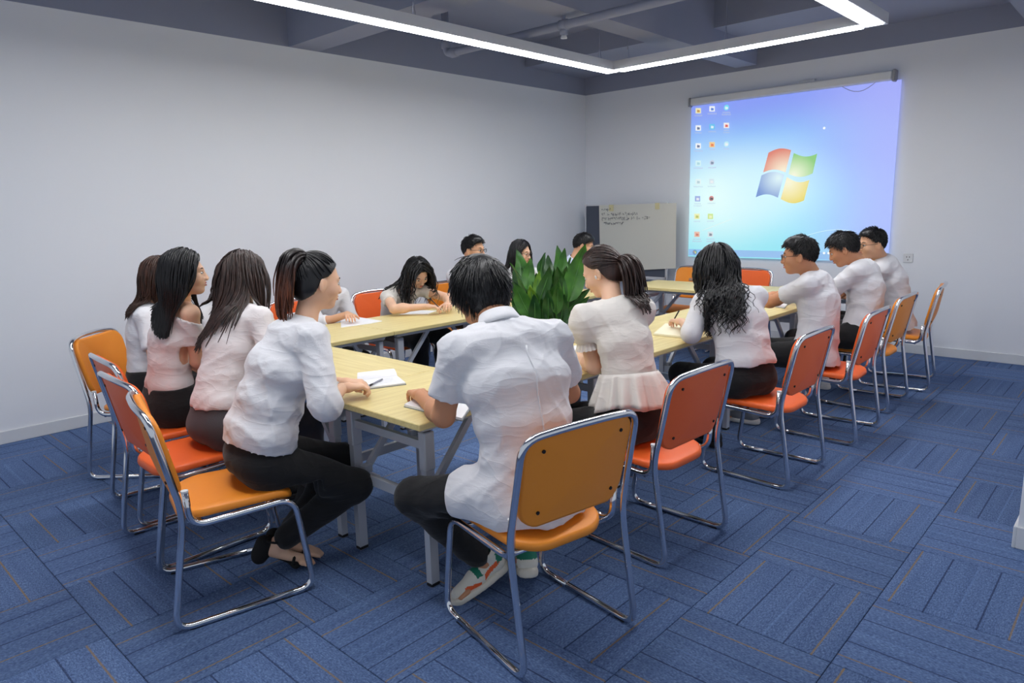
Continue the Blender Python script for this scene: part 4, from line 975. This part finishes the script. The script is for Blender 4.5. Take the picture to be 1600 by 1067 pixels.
w1 = person('woman with brown hair in the chair at the far left', False, (-4.45, 1.54, SEAT), 58, (238, 476), (252, 434), 72, -4,
    hands=(dict(w=np.array([-4.25, 1.76, .67]), fwd=dirdeg(-20), curl=.6, up=dirdeg(60)), dict(w=np.array([-4.21, 1.70, .67]), fwd=dirdeg(120), curl=.6, up=dirdeg(60))),
    feet=(FT(-4.30, 1.80, 60), FT(-4.16, 1.74, 60)),
    top=dict(mat=C_white, off=.014, sl=.75, hem=.10, amp=.0035, cuff=.012), bottom='skirt', hair=hair_long(H_brown, .26, 800, r0=.0055, layer=.022, back=.8, spread=.5, gather=.35, ends=.3), skin=M_skin2, seed=1)
# --- along the long wall
p3 = person('woman with dark brown hair mostly hidden behind the charcoal-trousered woman', False, (-4.77, 2.30, SEAT), 0, (352, 470), (368, 424), 50, -10,
    top=dict(mat=C_white, off=.014, sl=.7, hem=.1), hair=hair_long(H_dark, .28, 600, wave=.006, layer=.024), skin=M_skin2, seed=3)
p6 = person('woman with one hand on the open booklet, hidden behind the red-brown ponytail', False, (-4.80, 2.88, SEAT), 0, (508, 452), (497, 426), 72, -16,
    feet=(FT(-4.63, 2.97, 0), FT(-4.63, 2.79, 0)), hands=(None, H(543, 491, 0.785, fwd=dirdeg(-25), curl=.45, pole=-Z3*.6+dirdeg(240)*.6)), top=dict(mat=C_white, off=.018, sl=1.35, hem=.1, cuff=.012),
    hair=hair_long(H_black, .16, 700, r0=.0055, layer=.02, back=.6), skin=M_skin, shoes='white', seed=6)
p7 = person('woman with loose dark hair bent over the table, writing', False, (-4.71, 3.62, SEAT), 2, (632, 452), (655, 424), 348, -42, hroll=10, slouch=.06,
    hands=(dict(w=np.array([-4.10, 3.66, .79]), fwd=dirdeg(-45), curl=.8, pole=-Z3*.15+dirdeg(90)), dict(w=np.array([-4.12, 3.44, .79]), fwd=dirdeg(35), curl=.9, pole=-Z3*.15+dirdeg(250))),
    top=dict(mat=C_warm, off=.010, sl=.42, hem=.1, neck=.088, amp=.0028), hair=hair_long(H_black, .30, 900, r0=.0055, open_=.0, wave=.008, wfreq=22, layer=.03, back=.9, ends=.3), skin=M_skin2, seed=7)
p8 = person('man in black-rimmed glasses against the long wall', True, (-4.73, 4.46, SEAT), 0, (733, 418), (740, 390), 16, -4,
    feet=(FT(-4.40, 4.62, 0), FT(-4.40, 4.44, 0)), hands=(dict(w=np.array([-4.22, 4.50, .785]), fwd=dirdeg(0), pole=-Z3*.3+dirdeg(90)*.4), dict(w=np.array([-4.22, 4.34, .785]), fwd=dirdeg(0), pole=-Z3*.2-dirdeg(90))), top=dict(mat=C_white, off=.018, sl=.7, hem=0.02, neck=.074), hair=hair_short(H_black, 'fade', .034, 2000, .007, .014, front=.6, lift=.7), glasses=True, skin=M_skin, seed=8)
p9 = person('woman with long straight black hair behind the plant', False, (-4.71, 5.14, SEAT), 0, (806, 422), (814, 394), 12, -8,
    feet=(FT(-4.45, 5.14, 0, Z3*.8+dirdeg(-12)*.6), FT(-4.45, 4.98, 0)), hands=(dict(w=np.array([-4.22, 5.20, .785]), fwd=dirdeg(0), pole=-Z3*.2+dirdeg(90)), dict(w=np.array([-4.22, 5.04, .785]), fwd=dirdeg(0), pole=-Z3*.3-dirdeg(90)*.4)), top=dict(mat=C_white, off=.014, sl=.7, hem=.1, collar=True), hair=hair_long(H_black, .26, 800, r0=.0055, open_=.0, layer=.02, back=.45), glasses=True, skin=M_skin2, seed=9)
p10 = person('man in a pale blue shirt in front of the whiteboard corner', True, (-4.57, 5.80, SEAT), 10, (896, 408), (914, 380), 32, -16,
    feet=(FT(-4.24, 5.90, 10), FT(-4.24, 5.72, 10)), top=dict(mat=C_blue, off=.018, sl=.8, hem=.05, collar=True), hair=hair_short(H_black, 'fade', .032, 2000, .007, .008, lift=.5), skin=M_skin, seed=10)
# ------------------------------------------------------------------ projector screen
def ony(px, py, y):
    d = ray(px, py); return CAM+d*(y/d[1])
def sp_(px, py, k=0): return ony(px, py, YB-.045-.0012*k)
def emis(name, c, e=1.0, base=.2):
    if name in MATS: return MATS[name]
    m = bpy.data.materials.new(name); m.use_nodes = True; b = m.node_tree.nodes['Principled BSDF']
    b.inputs['Base Color'].default_value = (base, base, base, 1); b.inputs['Roughness'].default_value = .8; b.inputs['Specular IOR Level'].default_value = .1
    b.inputs['Emission Color'].default_value = c; b.inputs['Emission Strength'].default_value = e; MATS[name] = m; return m
SX0, SX1, SZ0, SZ1 = -4.20, -2.00, .895, 2.625
def desktop_mat():
    m = bpy.data.materials.new('projected_desktop'); m.use_nodes = True; N = m.node_tree.nodes; L = m.node_tree.links; b = N['Principled BSDF']
    b.inputs['Base Color'].default_value = (.2, .2, .2, 1); b.inputs['Roughness'].default_value = .8; b.inputs['Specular IOR Level'].default_value = .1
    tc = N.new('ShaderNodeTexCoord'); sx = N.new('ShaderNodeSeparateXYZ'); L.new(tc.outputs['Generated'], sx.inputs[0])
    def ramp(sock, stops):
        r = N.new('ShaderNodeValToRGB'); e = r.color_ramp.elements; e[0].position, e[0].color = stops[0]; e[1].position, e[1].color = stops[-1]
        for p_, c_ in stops[1:-1]: k = e.new(p_); k.color = c_
        r.color_ramp.interpolation = 'EASE'; L.new(sock, r.inputs[0]); return r.outputs[0]
    def mix(f, a, b_):
        x = N.new('ShaderNodeMix'); x.data_type = 'RGBA'; L.new(f, x.inputs[0])
        for i, v in ((6, a), (7, b_)):
            if isinstance(v, tuple): x.inputs[i].default_value = v
            else: L.new(v, x.inputs[i])
        return x.outputs[2]
    base = ramp(sx.outputs[2], [(0, rgb(136, 226, 240)), (.35, rgb(146, 228, 250)), (.7, rgb(130, 190, 250)), (1, rgb(126, 150, 245))])
    side = ramp(sx.outputs[0], [(.45, (0, 0, 0, 1)), (1, (.85, .85, .85, 1))]); c = mix(side, base, rgb(164, 172, 252))
    for cx, cz, rad, st, cc in ((.16, .40, .48, .95, rgb(226, 254, 250)), (.45, .46, .40, .75, rgb(212, 246, 255))):
        v = N.new('ShaderNodeVectorMath'); v.operation = 'DISTANCE'; cb = N.new('ShaderNodeCombineXYZ'); L.new(sx.outputs[0], cb.inputs[0]); L.new(sx.outputs[2], cb.inputs[2]); L.new(cb.outputs[0], v.inputs[0]); v.inputs[1].default_value = (cx, 0, cz)
        f = ramp(v.outputs['Value'], [(0, (st, st, st, 1)), (rad, (0, 0, 0, 1))]); c = mix(f, c, cc)
    L.new(c, b.inputs['Emission Color']); b.inputs['Emission Strength'].default_value = .92; return m
scr = empty('projector_screen', ((SX0+SX1)/2, YB-.04, SZ0)); tag(scr, 'pull-down projector screen showing a blue computer desktop with a four-colour flag logo', 'screen')
so = np.array(scr.location)
MB().box((0, .008, (SZ1-SZ0)/2), (SX1-SX0, .006, SZ1-SZ0)).build('desktop_image', desktop_mat(), scr)
MB().box((0, .008, .050), (SX1-SX0-.01, .0075, .075)).build('taskbar', emis('taskbar', rgb(138, 190, 240), .86), scr)
hb = MB().box((-.03, -.015, SZ1-SZ0+.045), (2.12, .075, .085), .012).build('roller_housing', M_white, scr)
MB().box((1.045, -.015, SZ1-SZ0+.04), (.03, .09, .11), .006).build('end_cap', mat('grey_plastic', rgb(150, 152, 158), .5), hb)
MB().box((-1.10, -.015, SZ1-SZ0+.04), (.02, .085, .10), .006).build('end_cap', mat('grey_plastic', rgb(150, 152, 158), .5), hb)
MB().box((.22, .0, SZ1-SZ0+.10), (.16, .03, .03), .004).build('ceiling_bracket', M_white, hb)
P = [so*0+(sp_(1312+60*t, 133+14*math.sin(t*PI)-8*t, 2)-so) for t in np.linspace(0, 1, 9)]
MB().tube(P, .003, 5).build('pull_cord', mat('grey_plastic', rgb(150, 152, 158), .5), scr)
def zz(x, y, k=1): return sp_(1070+x/3.953, 150+y/3.953, k)-so
def quad_patch(c00, c10, c11, c01, bow, n=12):
    V = []; F = []
    for j in range(n+1):
        for i in range(n+1):
            s, t = i/n, j/n; x = (c00[0]*(1-s)+c10[0]*s)*(1-t)+(c01[0]*(1-s)+c11[0]*s)*t; y = (c00[1]*(1-s)+c10[1]*s)*(1-t)+(c01[1]*(1-s)+c11[1]*s)*t
            V.append(zz(x, y+bow*math.sin(PI*s)))
    for j in range(n):
        for i in range(n): a = j*(n+1)+i; F.append((a, a+n+1, a+n+2, a+1))
    return V, F
def pane_mat(name, c, hot, p):
    m = emis(name, c, .86); N = m.node_tree.nodes; L = m.node_tree.links; tc = N.new('ShaderNodeTexCoord'); v = N.new('ShaderNodeVectorMath'); v.operation = 'DISTANCE'
    L.new(tc.outputs['Generated'], v.inputs[0]); v.inputs[1].default_value = (p[0], .5, p[1]); r = N.new('ShaderNodeValToRGB'); r.color_ramp.elements[0].color = hot; r.color_ramp.elements[1].color = c; r.color_ramp.elements[1].position = .85
    L.new(v.outputs['Value'], r.inputs[0]); L.new(r.outputs[0], N['Principled BSDF'].inputs['Emission Color']); return m
for nm, q, bow, c, hot, p in (('red', ((517, 350), (657, 334), (622, 472), (484, 472)), -18, rgb(226, 120, 96), rgb(255, 244, 214), (.75, .1)), ('green', ((673, 352), (818, 356), (790, 478), (640, 482)), 20, rgb(130, 206, 110), rgb(250, 255, 225), (.2, .1)),
                              ('blue', ((474, 490), (614, 486), (575, 628), (438, 626)), -20, rgb(96, 140, 212), rgb(225, 250, 255), (.8, .75)), ('yellow', ((630, 500), (770, 518), (736, 645), (592, 636)), 22, rgb(238, 220, 90), rgb(255, 252, 220), (.25, .8))):
    V, F = quad_patch(*q, bow); link('logo_pane', mesh_np('logo_pane', V, F), pane_mat('logo_'+nm, c, hot, p), scr)
P = [zz(700+t*330, 880-70*math.sin(t*1.9)+t*20, 1) for t in np.linspace(0, 1, 14)]
MB().tube(P, .0025, 4).build('light_streak', emis('streak', rgb(214, 244, 255), .9), scr)
P = [zz(110+t*180, 830-70*t, 1) for t in np.linspace(0, 1, 6)]
MB().tube(P, .002, 4).build('light_streak', emis('streak2', rgb(236, 246, 226), .9), scr)
def disc(c, r, n=14): return [tuple(np.array(c)+np.array([math.cos(a)*r, 0, math.sin(a)*r])) for a in np.linspace(0, 2*PI, n, endpoint=False)], [tuple(range(n))]
V, F = disc(zz(62, 965, 8), .030); st = link('start_button', mesh_np('start_button', V, F, False), emis('orb', rgb(90, 150, 190), .8), scr)
for i, cc in enumerate((rgb(226, 120, 96), rgb(130, 206, 110), rgb(96, 140, 212), rgb(238, 220, 90))):
    V, F = disc(zz(62+(-3.5 if i % 2 == 0 else 3.5), 965+(-3.5 if i < 2 else 3.5), 9), .009, 8); link('start_glyph', mesh_np('start_glyph', V, F, False), emis('orbg%d' % i, cc, .9), st)
for x, y in ((861, 198), (860, 970), (888, 970)):
    V, F = disc(zz(x, y, 8), .013, 10); link('cursor' if y < 300 else 'tray_icon', mesh_np('cursor', V, F, False), emis('icon_white', rgb(248, 252, 255), .95), scr)
icr = random.Random(5)
icons = [(1091, 173, rgb(240, 236, 190)), (1091, 200, rgb(245, 248, 252)), (1091, 228, rgb(245, 248, 252)), (1091, 255, rgb(214, 246, 250)), (1091, 284, rgb(226, 246, 246)), (1090, 310.5, rgb(150, 170, 226)), (1089, 338, rgb(236, 240, 180)), (1089, 366, rgb(232, 190, 170)),
         (1112.6, 170, rgb(245, 248, 255)), (1112.6, 198, rgb(90, 196, 240)), (1112.6, 226, rgb(246, 206, 140)), (1112.5, 254, rgb(200, 214, 232)), (1112, 283.5, rgb(214, 234, 240)), (1111.5, 310, rgb(210, 130, 130)), (1110, 338, rgb(206, 232, 140)), (1110, 366, rgb(216, 232, 236)),
         (1135, 168, rgb(110, 226, 250)), (1135, 196, rgb(246, 240, 240)), (1135, 225, rgb(190, 236, 248))]
glyphs = [rgb(200, 150, 60), rgb(90, 110, 150), rgb(90, 110, 150), rgb(170, 220, 230), rgb(180, 210, 220), rgb(235, 240, 250), rgb(190, 200, 80), rgb(210, 110, 80), rgb(80, 130, 220), rgb(230, 245, 255), rgb(240, 120, 60), rgb(120, 140, 170), rgb(240, 245, 250), rgb(60, 60, 70), rgb(240, 250, 200), rgb(120, 130, 150), rgb(230, 250, 255), rgb(220, 80, 70), rgb(240, 250, 255)]
for i, ((x, y, c), g) in enumerate(zip(icons, glyphs)):
    s = 4.2; o3 = sp_(x, y, 8)-so
    if i in (11, 13, 16, 18): V, F = disc(o3, .030, 14)
    else: V, F = [tuple(sp_(x+a*s, y+b*s, 8)-so) for a, b in ((-1, -1), (-1, 1), (1, 1), (1, -1))], [(0, 1, 2, 3)]
    ic = link('icon', mesh_np('icon', V, F, False), emis('icon%d' % i, c, .88), scr)
    w = s*.5; V = [tuple(sp_(x+a*w+.4, y+b*w+.4, 9)-so) for a, b in ((-1, -1), (-1.1, 1), (.9, 1), (1, -.6))]; link('icon_glyph', mesh_np('icon_glyph', V, [(0, 1, 2, 3)], False), emis('glyph%d' % i, g, .85), ic)
    mb = MB()
    for r in range(2 if i in (5, 7, 15, 16, 17) else 1):
        n = icr.randint(4, 7); tw = n*2.1
        for k in range(n):
            xx = x-tw/2+k*2.1+.3; yy = y+7.6+r*3.4
            for q in range(2):
                h0 = icr.uniform(-.9, .6); mb.add([tuple(sp_(xx+a, yy+h0+b, 8)-so) for a, b in ((0, 0), (0, .5), (1.6, .5), (1.6, 0))], [(0, 1, 2, 3)])
            mb.add([tuple(sp_(xx+.6+a, yy+b, 8)-so) for a, b in ((0, -1.1), (0, 1.1), (.45, 1.1), (.45, -1.1))], [(0, 1, 2, 3)])
    mb.build('icon_label', emis('icon_text', rgb(232, 240, 250) if i < 0 else rgb(196, 206, 226), .8), ic)
# ------------------------------------------------------------------ whiteboard with a big taped sheet
WY = 7.42
def wbp(px, py, k=0.): return ony(px, py, WY-k)
tl, br = wbp(915, 321), wbp(1040, 431)
bd = empty('whiteboard_stand', ((tl[0]+br[0])/2, WY, 0)); tag(bd, 'dark board on a stand in the corner with a large handwritten sheet taped over it', 'board')
bo = np.array(bd.location); W_, zt, zb = br[0]-tl[0], tl[2]+.0, br[2]-.03
M_slate = mat('board_slate', rgb(74, 80, 94), .6); M_alu = mat('aluminium', (.72, .73, .75, 1), .35, .9)
MB().box((0, .012, (zt+zb)/2), (W_, .016, zt-zb)).build('board_panel', M_slate, bd)
fr_ = MB().box((0, .012, zt), (W_+.02, .026, .018)).box((0, .012, zb), (W_+.02, .026, .022)).box((-W_/2, .012, (zt+zb)/2), (.018, .026, zt-zb)).box((W_/2, .012, (zt+zb)/2), (.018, .026, zt-zb)).build('frame', M_alu, bd)
for x in (-W_/2, W_/2): MB().box((x, .012, zt), (.028, .032, .028), .004).build('corner_cap', M_white, fr_)
MB().box((0, -.03, zb-.012), (W_*.96, .07, .012)).build('pen_tray', M_alu, bd)
for x in (-W_/2+.03, W_/2-.03):
    lg = MB().box((x, .045, (zt+.0)/2-.1), (.032, .022, zt-.25)).build('leg', M_alu, bd); MB().box((x, .03, .05), (.035, .20, .03)).build('foot', M_alu, lg)
    for y in (-.045, .10): MB().tube([(x-.012, y, .025), (x+.012, y, .025)], .024, 12).build('castor', M_black, lg)
pc = [wbp(*p, .012)-bo for p in ((936, 321), (1057, 317), (1056, 419), (938, 425))]
V = []; F = []; n = 10
for j in range(n+1):
    for i in range(n+1):
        s, t = i/n, j/n; V.append(pc[0]*(1-s)*(1-t)+pc[1]*s*(1-t)+pc[2]*s*t+pc[3]*(1-s)*t+np.array([0, -.010*math.sin(s*PI)*t-.004*math.sin(s*9)*t, 0]))
for j in range(n):
    for i in range(n): a = j*(n+1)+i; F.append((a, a+n+1, a+n+2, a+1))
sh = link('paper_sheet', mesh_np('paper_sheet', V, F), mat('flip_paper', rgb(214, 214, 204), .8), bd); sh['label'] = 'large white sheet with four handwritten lines'
for x, y in ((955, 324), (1027, 321)):
    V = [wbp(x+a, y+b, .022)-bo for a, b in ((-3.5, -4), (-3.5, 6), (3.5, 6), (3.5, -4))]; link('tape', mesh_np('tape', V, [(0, 1, 2, 3)], False), mat('tape_yellow', rgb(216, 208, 160), .5), sh)
ir = random.Random(8)
for ln, (x0, x1, y) in enumerate(((940, 955, 327), (940, 996, 334.5), (940, 1013, 341.5), (940, 976, 349))):
    mb = MB(); x = x0
    while x < x1:
        if ir.random() < .12: x += 2.5; continue
        for k in range(ir.randint(3, 5)):
            a = np.array([x+ir.uniform(0, 1.8), y+ir.uniform(-2, 1.6)-.02*(x-x0)]); b = a+np.array([ir.uniform(.4, 2.2), ir.uniform(-.5, .5)] if ir.random() < .55 else [ir.uniform(-.5, .5), ir.uniform(.8, 2.6)])
            mb.tube([wbp(*a, .026)-bo, wbp(*b, .026)-bo], .0022, 4)
        x += 3.1
    mb.build('handwriting_line', mat('marker_ink', rgb(104, 106, 114), .7), sh)
# ------------------------------------------------------------------ wall socket
p = ony(1419, 403, YB-.005); o = empty('wall_socket', tuple(p)); tag(o, 'small white wall socket beside the projector screen', 'socket')
MB().box((0, 0, 0), (.088, .012, .088), .004).build('plate', M_white, o)
for x in (-.012, .012): MB().box((x, -.007, .010), (.005, .003, .014)).build('slot', M_black, o)
MB().box((0, -.007, -.018), (.005, .003, .014)).build('slot', M_black, o)
# ------------------------------------------------------------------ potted plant in the middle of the ring
PX, PY = -2.98, 3.66
pl = empty('potted_plant', (PX, PY, 0)); tag(pl, 'tall broad-leaved green plant in the middle of the tables', 'plant')
prof = [(.125, 0), (.13, .02), (.155, .28), (.165, .30), (.165, .325), (.145, .325), (.14, .29)]
V = []; F = []; n = 24
for r, z in prof: V += [(r*math.cos(a), r*math.sin(a), z) for a in np.linspace(0, 2*PI, n, endpoint=False)]
for j in range(len(prof)-1):
    for i in range(n): k = (i+1) % n; F.append((j*n+i, j*n+k, (j+1)*n+k, (j+1)*n+i))
link('pot', mesh_np('pot', V, F), mat('pot_glaze', rgb(60, 52, 48), .4), pl)
MB().tube([(0, 0, .27), (0, 0, .285)], .14, 24).build('soil', mat('soil', rgb(52, 40, 32), .95, bump=.8, bscale=60), pl)
def leaf_mat(name, c1, c2):
    m = bpy.data.materials.new(name); m.use_nodes = True; N = m.node_tree.nodes; L = m.node_tree.links; b = N['Principled BSDF']; b.inputs['Roughness'].default_value = .42
    tc = N.new('ShaderNodeTexCoord'); n_ = N.new('ShaderNodeTexNoise'); n_.inputs['Scale'].default_value = 9; L.new(tc.outputs['Object'], n_.inputs[0]); r = N.new('ShaderNodeValToRGB'); r.color_ramp.elements[0].color = c1; r.color_ramp.elements[1].color = c2; r.color_ramp.elements[0].position = .35; r.color_ramp.elements[1].position = .68
    L.new(n_.outputs[0], r.inputs[0]); L.new(r.outputs[0], b.inputs['Base Color']); return m
LM = [leaf_mat('leaf_deep', rgb(28, 72, 24), rgb(52, 104, 36)), leaf_mat('leaf_mid', rgb(40, 92, 28), rgb(76, 136, 44)), leaf_mat('leaf_light', rgb(84, 134, 34), rgb(128, 172, 50))]
pr_ = np.random.RandomState(4)
w0 = float((np.array([PX, PY, .9])-CAM)@CD)
tips = [(170, 125, .30, 1, 250, 500), (570, 85, .20, 1, 560, 560), (640, 110, .10, 1, 620, 470), (845, 70, -.05, 1, 680, 640), (450, 155, .22, 0, 400, 430), (310, 205, .05, 1, 270, 520), (105, 255, .10, 1, 280, 690), (395, 330, .0, 2, 360, 560), (500, 290, -.12, 0, 400, 620), (570, 290, -.05, 0, 610, 680),
        (890, 510, .0, 0, 640, 720), (885, 585, -.10, 0, 620, 840), (300, 470, -.1, 2, 330, 660), (340, 560, -.16, 0, 350, 860), (130, 430, -.12, 1, 300, 790), (480, 180, .26, 0, 470, 440), (700, 200, .2, 0, 640, 520), (120, 560, .1, 0, 220, 800), (590, 440, -.15, 1, 560, 760), (480, 520, -.14, 0, 480, 780), (720, 420, .05, 1, 660, 760), (220, 300, .2, 0, 300, 640), (640, 560, -.1, 0, 600, 860), (420, 600, -.1, 0, 430, 860)]
for k in range(16): bx = pr_.uniform(230, 700); tips.append((bx+(bx-470)*pr_.uniform(-.1, .55), pr_.uniform(230, 560), pr_.uniform(-.05, .25), int(pr_.randint(0, 2)), bx*.8+94, pr_.uniform(700, 880)))
for i, (tx, ty, dz, mi, bx, by) in enumerate(tips):
    tip = atw(780+tx/6.275, 370+ty/6.275, w0+dz)-np.array([PX, PY, 0]); bas = atw(780+bx/6.275, 370+by/6.275, w0+dz*.5)-np.array([PX, PY, 0])
    root_ = np.array([pr_.uniform(-.07, .07), pr_.uniform(-.07, .07), .28]); ax = tip-bas; L_ = np.linalg.norm(ax); ax /= L_
    out = nrm(np.array([bas[0]-root_[0], bas[1]-root_[1], .02])+pr_.normal(size=3)*.3); lat = nrm(np.cross(ax, nrm(-CD+pr_.normal(size=3)*.45))); nn = np.cross(lat, ax); w = min(.062, .16*L_)*pr_.uniform(.95, 1.35)
    V = []; F = []; m = 12
    for j in range(m+1):
        t = j/m; c = bas+ax*L_*t-nn*.03*math.sin(t*PI)*L_/.3; ww = w*(math.sin(PI*min(1, t**.72))**.8*(1-.15*t)+.03) if t < 1 else .001
        for k, s in enumerate((-1, -.5, 0, .5, 1)): V.append(c+lat*ww*s+nn*(abs(s)*ww*.28+.006*math.sin(t*9+s*3+i)))
    for j in range(m):
        for k in range(4): a = j*5+k; F.append((a, a+1, a+6, a+5))
    lf = link('leaf', mesh_np('leaf', V, F), LM[mi], pl)
    q = (root_+bas)/2+np.array([bas[0]-root_[0], bas[1]-root_[1], 0])*-.15
    P = [root_*(1-t)**2+2*q*t*(1-t)+bas*t*t for t in np.linspace(0, 1, 8)]
    V, F = sweep(P+[bas+ax*L_*.85-nn*.02], [.0055]*6+[.005, .0045, .001], 6); link('stem', mesh_np('stem', V, F), LM[1], lf)
# ------------------------------------------------------------------ papers, notebooks and pens on the tables
def slab(name, px, z, th, m, label, cat, group=None, cover=None):
    P = [at(x, y, z) for x, y in px]; c = np.mean(P, 0); o = empty(name, (c[0], c[1], z)); tag(o, label, cat, group)
    Q = [q-np.array([c[0], c[1], z]) for q in P]
    def pr(z0, z1, g=0.):
        V = [q*(1+g)+[0, 0, z0] for q in Q]+[q*(1+g)+[0, 0, z1] for q in Q]; n = len(Q)
        return V, [tuple(range(n-1, -1, -1)), tuple(range(n, 2*n))]+[(i, (i+1) % n, n+(i+1) % n, n+i) for i in range(n)]
    if cover: V, F = pr(0, .003, .02); link('cover', mesh_np('cover', V, F, False), cover, o)
    V, F = pr(.003 if cover else 0, th); link('pages', mesh_np('pages', V, F, False), m, o); return o, Q
def pen(px0, px1, z, m, label, r=.0045):
    a, b = at(*px0, z), at(*px1, z); d = nrm(b-a); b = a+d*.142; o = empty('pen', (a[0], a[1], z)); tag(o, label, 'pen')
    L_ = .142; q = lambda t: d*L_*t
    MB().tube([q(.1), q(.92)], r, 8).build('barrel', m, o, True); MB().tube([q(0), q(.03), q(.1)], [.0008, .002, r], 8).build('tip', M_silver, o, True); MB().tube([q(.12), q(.33)], r*1.12, 8).build('grip', M_black, o, True)
    MB().tube([q(.92), q(1)], r*.7, 8).build('button', M_black, o, True); MB().bar(q(.66)+[0, 0, r], q(.9)+[0, 0, r], .003, .0015).build('clip', M_silver, o)
GP = mat('pen_clear', rgb(150, 152, 165), .2); GC = mat('cover_grey', rgb(120, 132, 140), .6); YP = mat('paper_cream', rgb(238, 234, 206), .7)
o, Q = slab('notebook', [(556, 611), (634, 601), (612, 583), (560, 589)], TZ, .010, M_paper, 'open notebook with a pen lying on it, in front of the nearest left woman', 'notebook', None, GC)
V = []; F = []; A0, A1, A2, A3 = [q+[0, 0, .010] for q in Q]; n = 10
for i in range(n+1):
    t = i/n; s = .42*t; h_ = .022*math.sin(PI*min(1, t*1.0))**.7+.001
    V += [A3*(1-s)+A0*s+[0, 0, h_], A2*(1-s)+A1*s+[0, 0, h_]]
for i in range(n): F.append((2*i, 2*i+1, 2*i+3, 2*i+2))
link('curled_page', mesh_np('curled_page', V, F), M_paper, o)
mb = MB()
for k in range(4):
    s = .55+k*.09; a = A3*(1-s)+A0*s; b = A2*(1-s)+A1*s; mb.bar(a*.5+b*.5+[0, 0, .0006], a*.15+b*.85+[0, 0, .0006], .0012, .0004)
mb.build('handwriting', mat('pencil_grey', rgb(168, 170, 190), .8), o)
pen((574, 604), (608, 587), TZ+.0165, GP, 'clear ballpoint pen with a black grip lying on the open notebook')
slab('notebook', [(632, 636), (722, 658), (742, 628), (668, 615)], TZ, .012, M_paper, 'white notebook under the forearm of the man in the nearest chair', 'notebook', None, GC)
slab('booklet', [(533, 512), (578, 506), (597, 502), (560, 496), (532, 499)], TZ, .004, M_paper, 'open white booklet under the hand of the woman by the long wall', 'booklet')
slab('paper_sheet', [(624, 492), (668, 491), (682, 486), (642, 485)], TZ, .004, M_paper, 'white paper the long-haired woman is writing on', 'paper')
o, Q = slab('notebook', [(1021, 524), (1078, 530), (1100, 518), (1040, 508)], TZ, .013, YP, 'thick cream notebook beside the wavy-haired woman', 'notebook', None, mat('cover_kraft', rgb(206, 190, 140), .6))
slab('paper_sheet', [(880, 560), (912, 552), (900, 540), (876, 546)], TZ, .003, M_paper, 'white paper under the hands of the woman with the low ponytail', 'paper')
slab('notebook', [(1196, 477), (1226, 482), (1236, 470), (1205, 467)], TZ, .010, M_paper, 'white notebook in front of the man in profile with glasses', 'notebook', None, GC)
slab('tablet_case', [(1076, 439), (1094, 440), (1094, 437), (1077, 436)], TZ, .012, mat('cover_brown', rgb(150, 110, 84), .6), 'small brown case on the back table near the empty chairs', 'case')
def held_pen(P, fwd, label):
    d = nrm(np.array(fwd)+Z3*1.1); a = P-d*.03; o = empty('pen', tuple(a)); tag(o, label, 'pen')
    MB().tube([d*.01, d*.135], .0042, 8).build('barrel', M_black, o, True); MB().tube([d*0, d*.012], [.0008, .004], 8).build('tip', M_silver, o, True)
a = p7['arms'][1]; held_pen(a[2]+nrm(a[3]['fwd'])*.11-Z3*.01, -nrm(a[3]['fwd']), 'black pen in the hand of the woman writing')
a = w13['arms'][0]; held_pen(a[2]+nrm(a[3]['fwd'])*.11-Z3*.01, -nrm(a[3]['fwd']), 'black pen in the hand of the wavy-haired woman')
a = w12['arms'][0]; held_pen(a[2]+nrm(a[3]['fwd'])*.11-Z3*.01, -nrm(a[3]['fwd']), 'black pen in the hand of the woman with the low ponytail')

# ------------------------------------------------------------------ small things people wear
hd = w12['hd']; c = hd.p(-.104, 0, -.004); P = [c+hd.A[1]*.021*math.cos(t)+hd.A[2]*.021*math.sin(t) for t in np.linspace(0, 2*PI, 15)]
V, F = sweep(P, .006, 6); link('hair_tie', mesh_np('hair_tie', np.array(V)-w12['off'], F), M_silver, w12['root'])
V, F = sphere_mesh(hd.p(.010, -.086, -.020), hd.A, np.array([.004, .004, .010])); o = link('earbud', mesh_np('earbud', V-w12['off'], F), M_white, w12['root']); o['label'] = 'white wireless earbud'
K = m11['legs'][0][1]; tc_ = nrm(CAM-K); up_ = nrm(Z3-tc_*(Z3@tc_)); rt_ = np.cross(up_, tc_); c = atw(655, 772, float((K-CAM)@CD)); c = c+tc_*(.073*1.02+.017-float((c-K)@tc_))
cat_ = [(-.5, -.15), (-.3, .12), (-.05, .10), (.15, .30), (.42, .42), (.5, .30), (.36, .20), (.30, .02), (.44, -.14), (.36, -.18), (.12, -.05), (-.12, -.06), (-.26, -.28), (-.36, -.30), (-.28, -.06), (-.44, -.24)]
V = [c+rt_*x*.05+up_*y*.045 for x, y in cat_]+[c+rt_*x*.05+up_*y*.045-tc_*.006 for x, y in cat_]; n = len(cat_)
o = link('trouser_logo', mesh_np('trouser_logo', np.array(V)-m11['off'], [tuple(range(n)), tuple(range(2*n-1, n-1, -1))]+[(i, n+i, n+(i+1) % n, (i+1) % n) for i in range(n)], False), mat('logo_lime', rgb(186, 220, 150), .6), m11['root']); o['label'] = 'small pale green leaping-animal logo'
